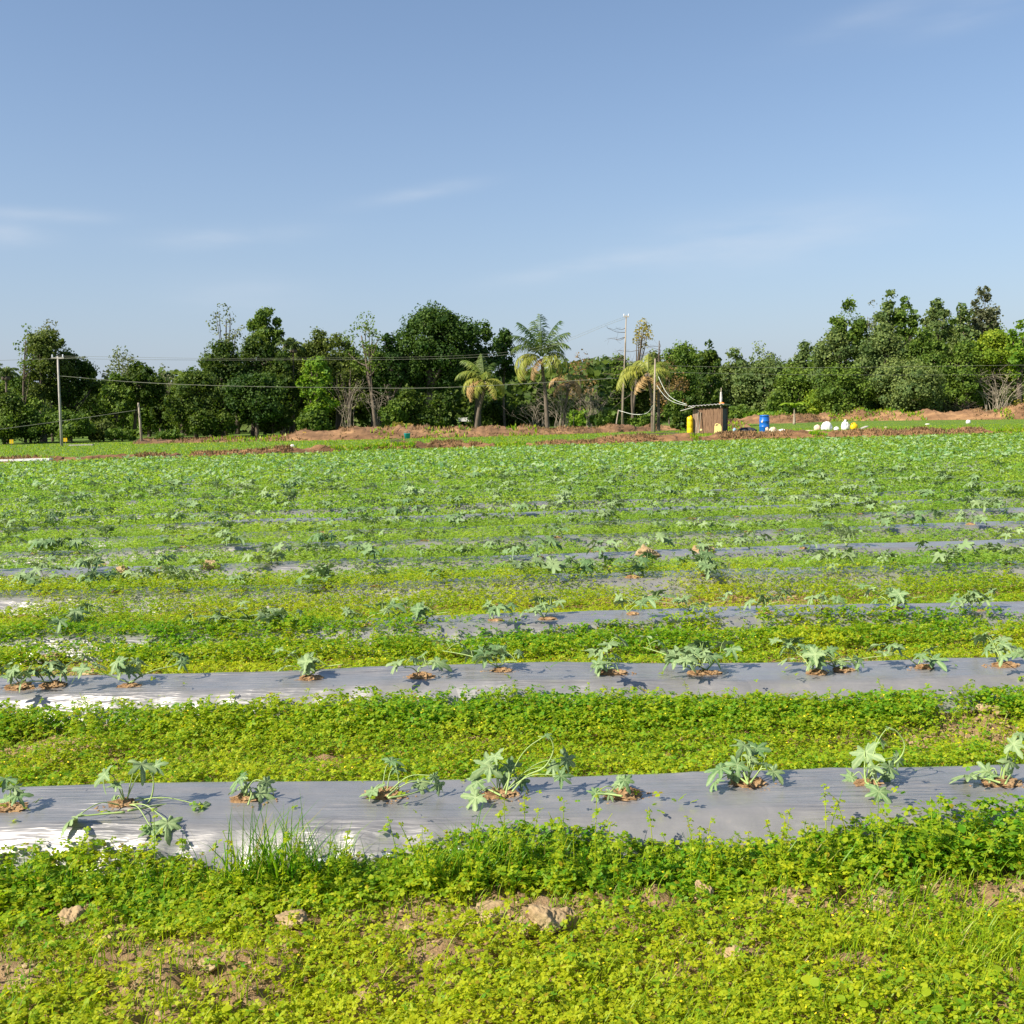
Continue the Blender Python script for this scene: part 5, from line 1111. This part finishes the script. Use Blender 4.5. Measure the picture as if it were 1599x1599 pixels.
# blue drum
q = at_depth(1193.5, 676, 61); r0 = tag(empty('blue_drum', (q.x, 61, tz(q.x, 61))), 'blue plastic drum with a pale patch, standing right of the shed', 'drum')
V, F = lathe([(0, 0), (.27, 0), (.29, .03), (.29, .28), (.305, .30), (.305, .33), (.29, .35), (.29, .60), (.305, .62), (.305, .65), (.29, .67), (.28, .86), (.26, .92), (.29, .93), (.29, .97), (.0, .97)], 28); G().add(V, F).obj('body', M['blue'], r0, True)
V, F = lathe([(.24, 0), (.25, .02), (.25, .05), (0, .06)], 24); o = G().add(V, F).obj('lid', M['blue'], r0, True); o.location = (0, 0, .95)
V, F = box(-.20, -.235, .62, .10, .012, .10, -.7); G().add(V, F).obj('patch', M['beige'], r0)
def lump(name, px, py, Y, w, h, mat, label, cat, seed, d=.7, knob=False, crumple=.5, dz=0, group=None):
    q = at_depth(px, py, Y); z = tz(q.x, Y); V, F = ICO4; P = V.copy(); P[:, 2] = np.where(P[:, 2] < -.45, -.45, P[:, 2]); rr = 1+crumple*.5*(n3(P*1.7+seed, seed)-.5)+crumple*.45*(n3(P*4+seed, seed+2)-.5)+crumple*.2*(n3(P*9+seed, seed+4)-.5)
    P = P*rr[:, None]*np.array([w/2, w/2*d, h/1.45]); P[:, 2] += h/1.45*.45
    r_ = tag(empty(name, (q.x, Y, z+dz)), label, cat, group) if knob else None
    o = G().add(P, F).obj('bag' if knob else name, M[mat], r_, True)
    if knob:
        V, F = lathe([(w*.20, -.06), (w*.11, .02), (w*.15, .07), (w*.17, .11), (w*.07, .14), (0, .14)], 16); V = V*(.85+.3*n3(V*9, seed))[:, None]; k2 = G().add(V, F).obj('tied_neck', M[mat], r_, True); k2.location = (0, 0, h*.93)
    else: o.location = (q.x, Y, z+dz); tag(o, label, cat, group)
SG = 'sacks and scraps lying on the bank'
lump('sack', 1291, 671, 62, .68, .50, 'sack', 'fat white sack lying on its side on the bank', 'sack', 3, crumple=.6)
lump('sack', 1276, 671, 62.3, .42, .34, 'beige', 'beige crumpled sack behind the left of the fat white one', 'sack', 4)
lump('sack', 1320, 669, 62, .52, .52, 'sack', 'white knotted sack standing upright beside the yellow container', 'sack', 5, knob=True, crumple=.65)
lump('sack', 1306, 671, 61.8, .32, .20, 'sack', 'small white bag between the two big white sacks', 'sack', 6)
lump('tarpaulin', 1167, 672, 61, 1.05, .30, 'tarp_and_shade', 'black crumpled tarpaulin heap between shed and blue drum', 'tarpaulin', 7, crumple=.9)
lump('paper_bag', 1207, 671, 60.4, .42, .30, 'beige', 'crumpled beige bag just right of the blue drum', 'bag', 8, crumple=1.1)
lump('paper_bag', 1198, 673, 60.2, .20, .30, 'beige', 'narrow beige scrap leaning on the blue drum', 'bag', 18, crumple=1.1)
lump('plastic_sheet', 1222, 672, 60.6, .60, .15, 'sack', 'flat white plastic sheet right of the crumpled beige bag', 'plastic sheet', 9, crumple=.8)
lump('plastic_sheet', 1263, 673, 60.8, .62, .06, 'beige', 'flat cream sheet left of the beige sack', 'plastic sheet', 10)
lump('cloth', 1147, 674, 60.2, .22, .30, 'ltblue', 'pale blue cloth at the right foot of the shed', 'cloth', 11)
lump('cloth', 1127, 638, 61.0, .32, .16, 'orange', 'orange cloth bundle lying on the shed roof', 'cloth', 12, dz=1.66)
lump('scrap', 1448, 673, 58, .28, .05, 'sack', 'white scrap on the low bank towards the right', 'scrap', 13, dz=.3)
lump('scrap', 1095, 686, 47, .12, .09, 'paleyellow', 'pale scrap on the low bank below the shed', 'scrap', 14, dz=.45)
lump('scrap', 1512, 660, 74, .34, .26, 'sack', 'white bag alone on the grass strip at the right', 'bag', 15, crumple=.4)
lump('scrap', 1383, 665, 66, .22, .05, 'beige', 'thin pale scrap on the grass right of the slab', 'scrap', 16)
lump('scrap', 457, 703, 50, .22, .14, 'sack', 'small white scrap at the left end of the dark bank edge', 'scrap', 17)
# yellow container by the sacks
q = at_depth(1334, 668, 62); r0 = tag(empty('yellow_container', (q.x, 62, tz(q.x, 62)), .4), 'squat yellow plastic container beside the knotted white sack', 'container')
V, F = lathe([(0, 0), (.18, 0), (.22, .05), (.23, .2), (.19, .30), (.09, .36), (.08, .42), (0, .42)], 18); G().add(V*[1.15, .8, 1], F).obj('body', M['yellow'], r0, True)
V, F = tube(curve([[-.2, 0, .2], [-.22, 0, .36], [-.05, 0, .42]], 5), .02, 6); G().add(V, F).obj('handle', M['yellow'], r0, True)
V, F = box(0, 0, 0, .55, .3, .05); o = G().add(V, F).obj('stone_slab', M['concrete']); q = at_depth(1348, 668, 62.2); o.location = (q.x, 62.2, tz(q.x, 62.2)+.10); o.rotation_euler = (0, R_(-18), .3); tag(o, 'thin grey slab tilted beside the squat yellow container', 'slab')
# cloth-hung stake behind the shed roof
q = at_depth(1125, 660, 63); zt = tz(q.x, 63); r0 = tag(empty('stake', (q.x, 63, zt)), 'upright stake with a pale cloth rising behind the shed roof', 'stake')
V, F = tube([[0, 0, -.1], [.02, 0, 1.5], [.05, 0, 2.7]], .025, 6); G().add(V, F).obj('rod', M['bark_pale'], r0, True)
V, F = tube(curve([[.02, -.03, 1.7], [.04, -.03, 2.1], [.03, -.03, 2.45]], 6), [.07, .09, .05], 8); G().add(V, F).obj('hung_cloth', M['sheet'], r0, True)
# teal bucket, yellow can, pale boards at the left, small yellow flags
q = at_depth(636, 684, 62); r0 = tag(empty('bucket', (q.x, 62, tz(q.x, 62))), 'teal bucket on the grass in front of the middle earth bank', 'bucket')
V, F = lathe([(0, 0), (.15, 0), (.20, .34), (.215, .35), (.19, .35), (.14, .03), (0, .03)], 20); G().add(V, F).obj('pail', M['teal'], r0, True)
V, F = tube(curve([[-.2, 0, .34], [-.12, -.06, .46], [.12, -.06, .46], [.2, 0, .34]], 5), .008, 5); G().add(V, F).obj('handle', M['concrete'], r0, True)
def marker(px, py, Y, w, lab):
    q = at_depth(px, py, Y); z = tz(q.x, Y); r_ = tag(empty('yellow_trap', (q.x, Y, z)), lab, 'marker', 'yellow markers on the grass')
    V, F = tube([[0, 0, -.1], [0, 0, .3], [.01, 0, .55]], .012, 5); G().add(V, F).obj('stake', M['bark_pale'], r_)
    V, F = box(0, 0, q.z-z if q.z-z > .3 else .42, w, .02, w*1.1, .2); G().add(V, F).obj('card', M['yellow'], r_)
marker(19, 706, 58, .20, 'yellow marker on the grass at the far left'); marker(103, 703, 60, .20, 'yellow marker just right of the tall pale pole'); marker(476, 689, 64, .20, 'yellow marker on the grass left of the middle earth bank')
for k, (px, py, Y, w, l) in enumerate(((38, 718, 37.6, 1.9, 'long pale concrete board lying at the left edge of the field'), (128, 705, 62, 1.4, 'short pale board lying on the grass right of the tall pole'))):
    q = at_depth(px, py, Y); V, F = box(0, 0, 0, w, .35, .07); o = G().add(V, F).obj('pale_board', M['concrete'] if k else M['sack']); o.location = (q.x, Y, max(q.z, tz(q.x, Y)+.05)); o.rotation_euler = (0, 0, .06); tag(o, l, 'board')
q = at_depth(732, 662, 96); V, F = box(0, 0, 0, 1.9, .6, .35); o = G().add(V, F).obj('pale_tarpaulin', M['sack']); o.location = (q.x, 96, tz(q.x, 96)+.9); tag(o, 'pale tarpaulin glimpsed under the mango behind the leaning palm', 'tarpaulin')
bpy.context.view_layer.update()
labs = {}
for o in bpy.data.objects:
    if o.parent is None and 'label' in o:
        labs.setdefault(o['label'], []).append(o.name)
        w = len(o['label'].split())
        if w > 16 or w < 4: print('LEN', w, o['label'])
for k, v in labs.items():
    if len(v) > 1: print('DUP', k, v)
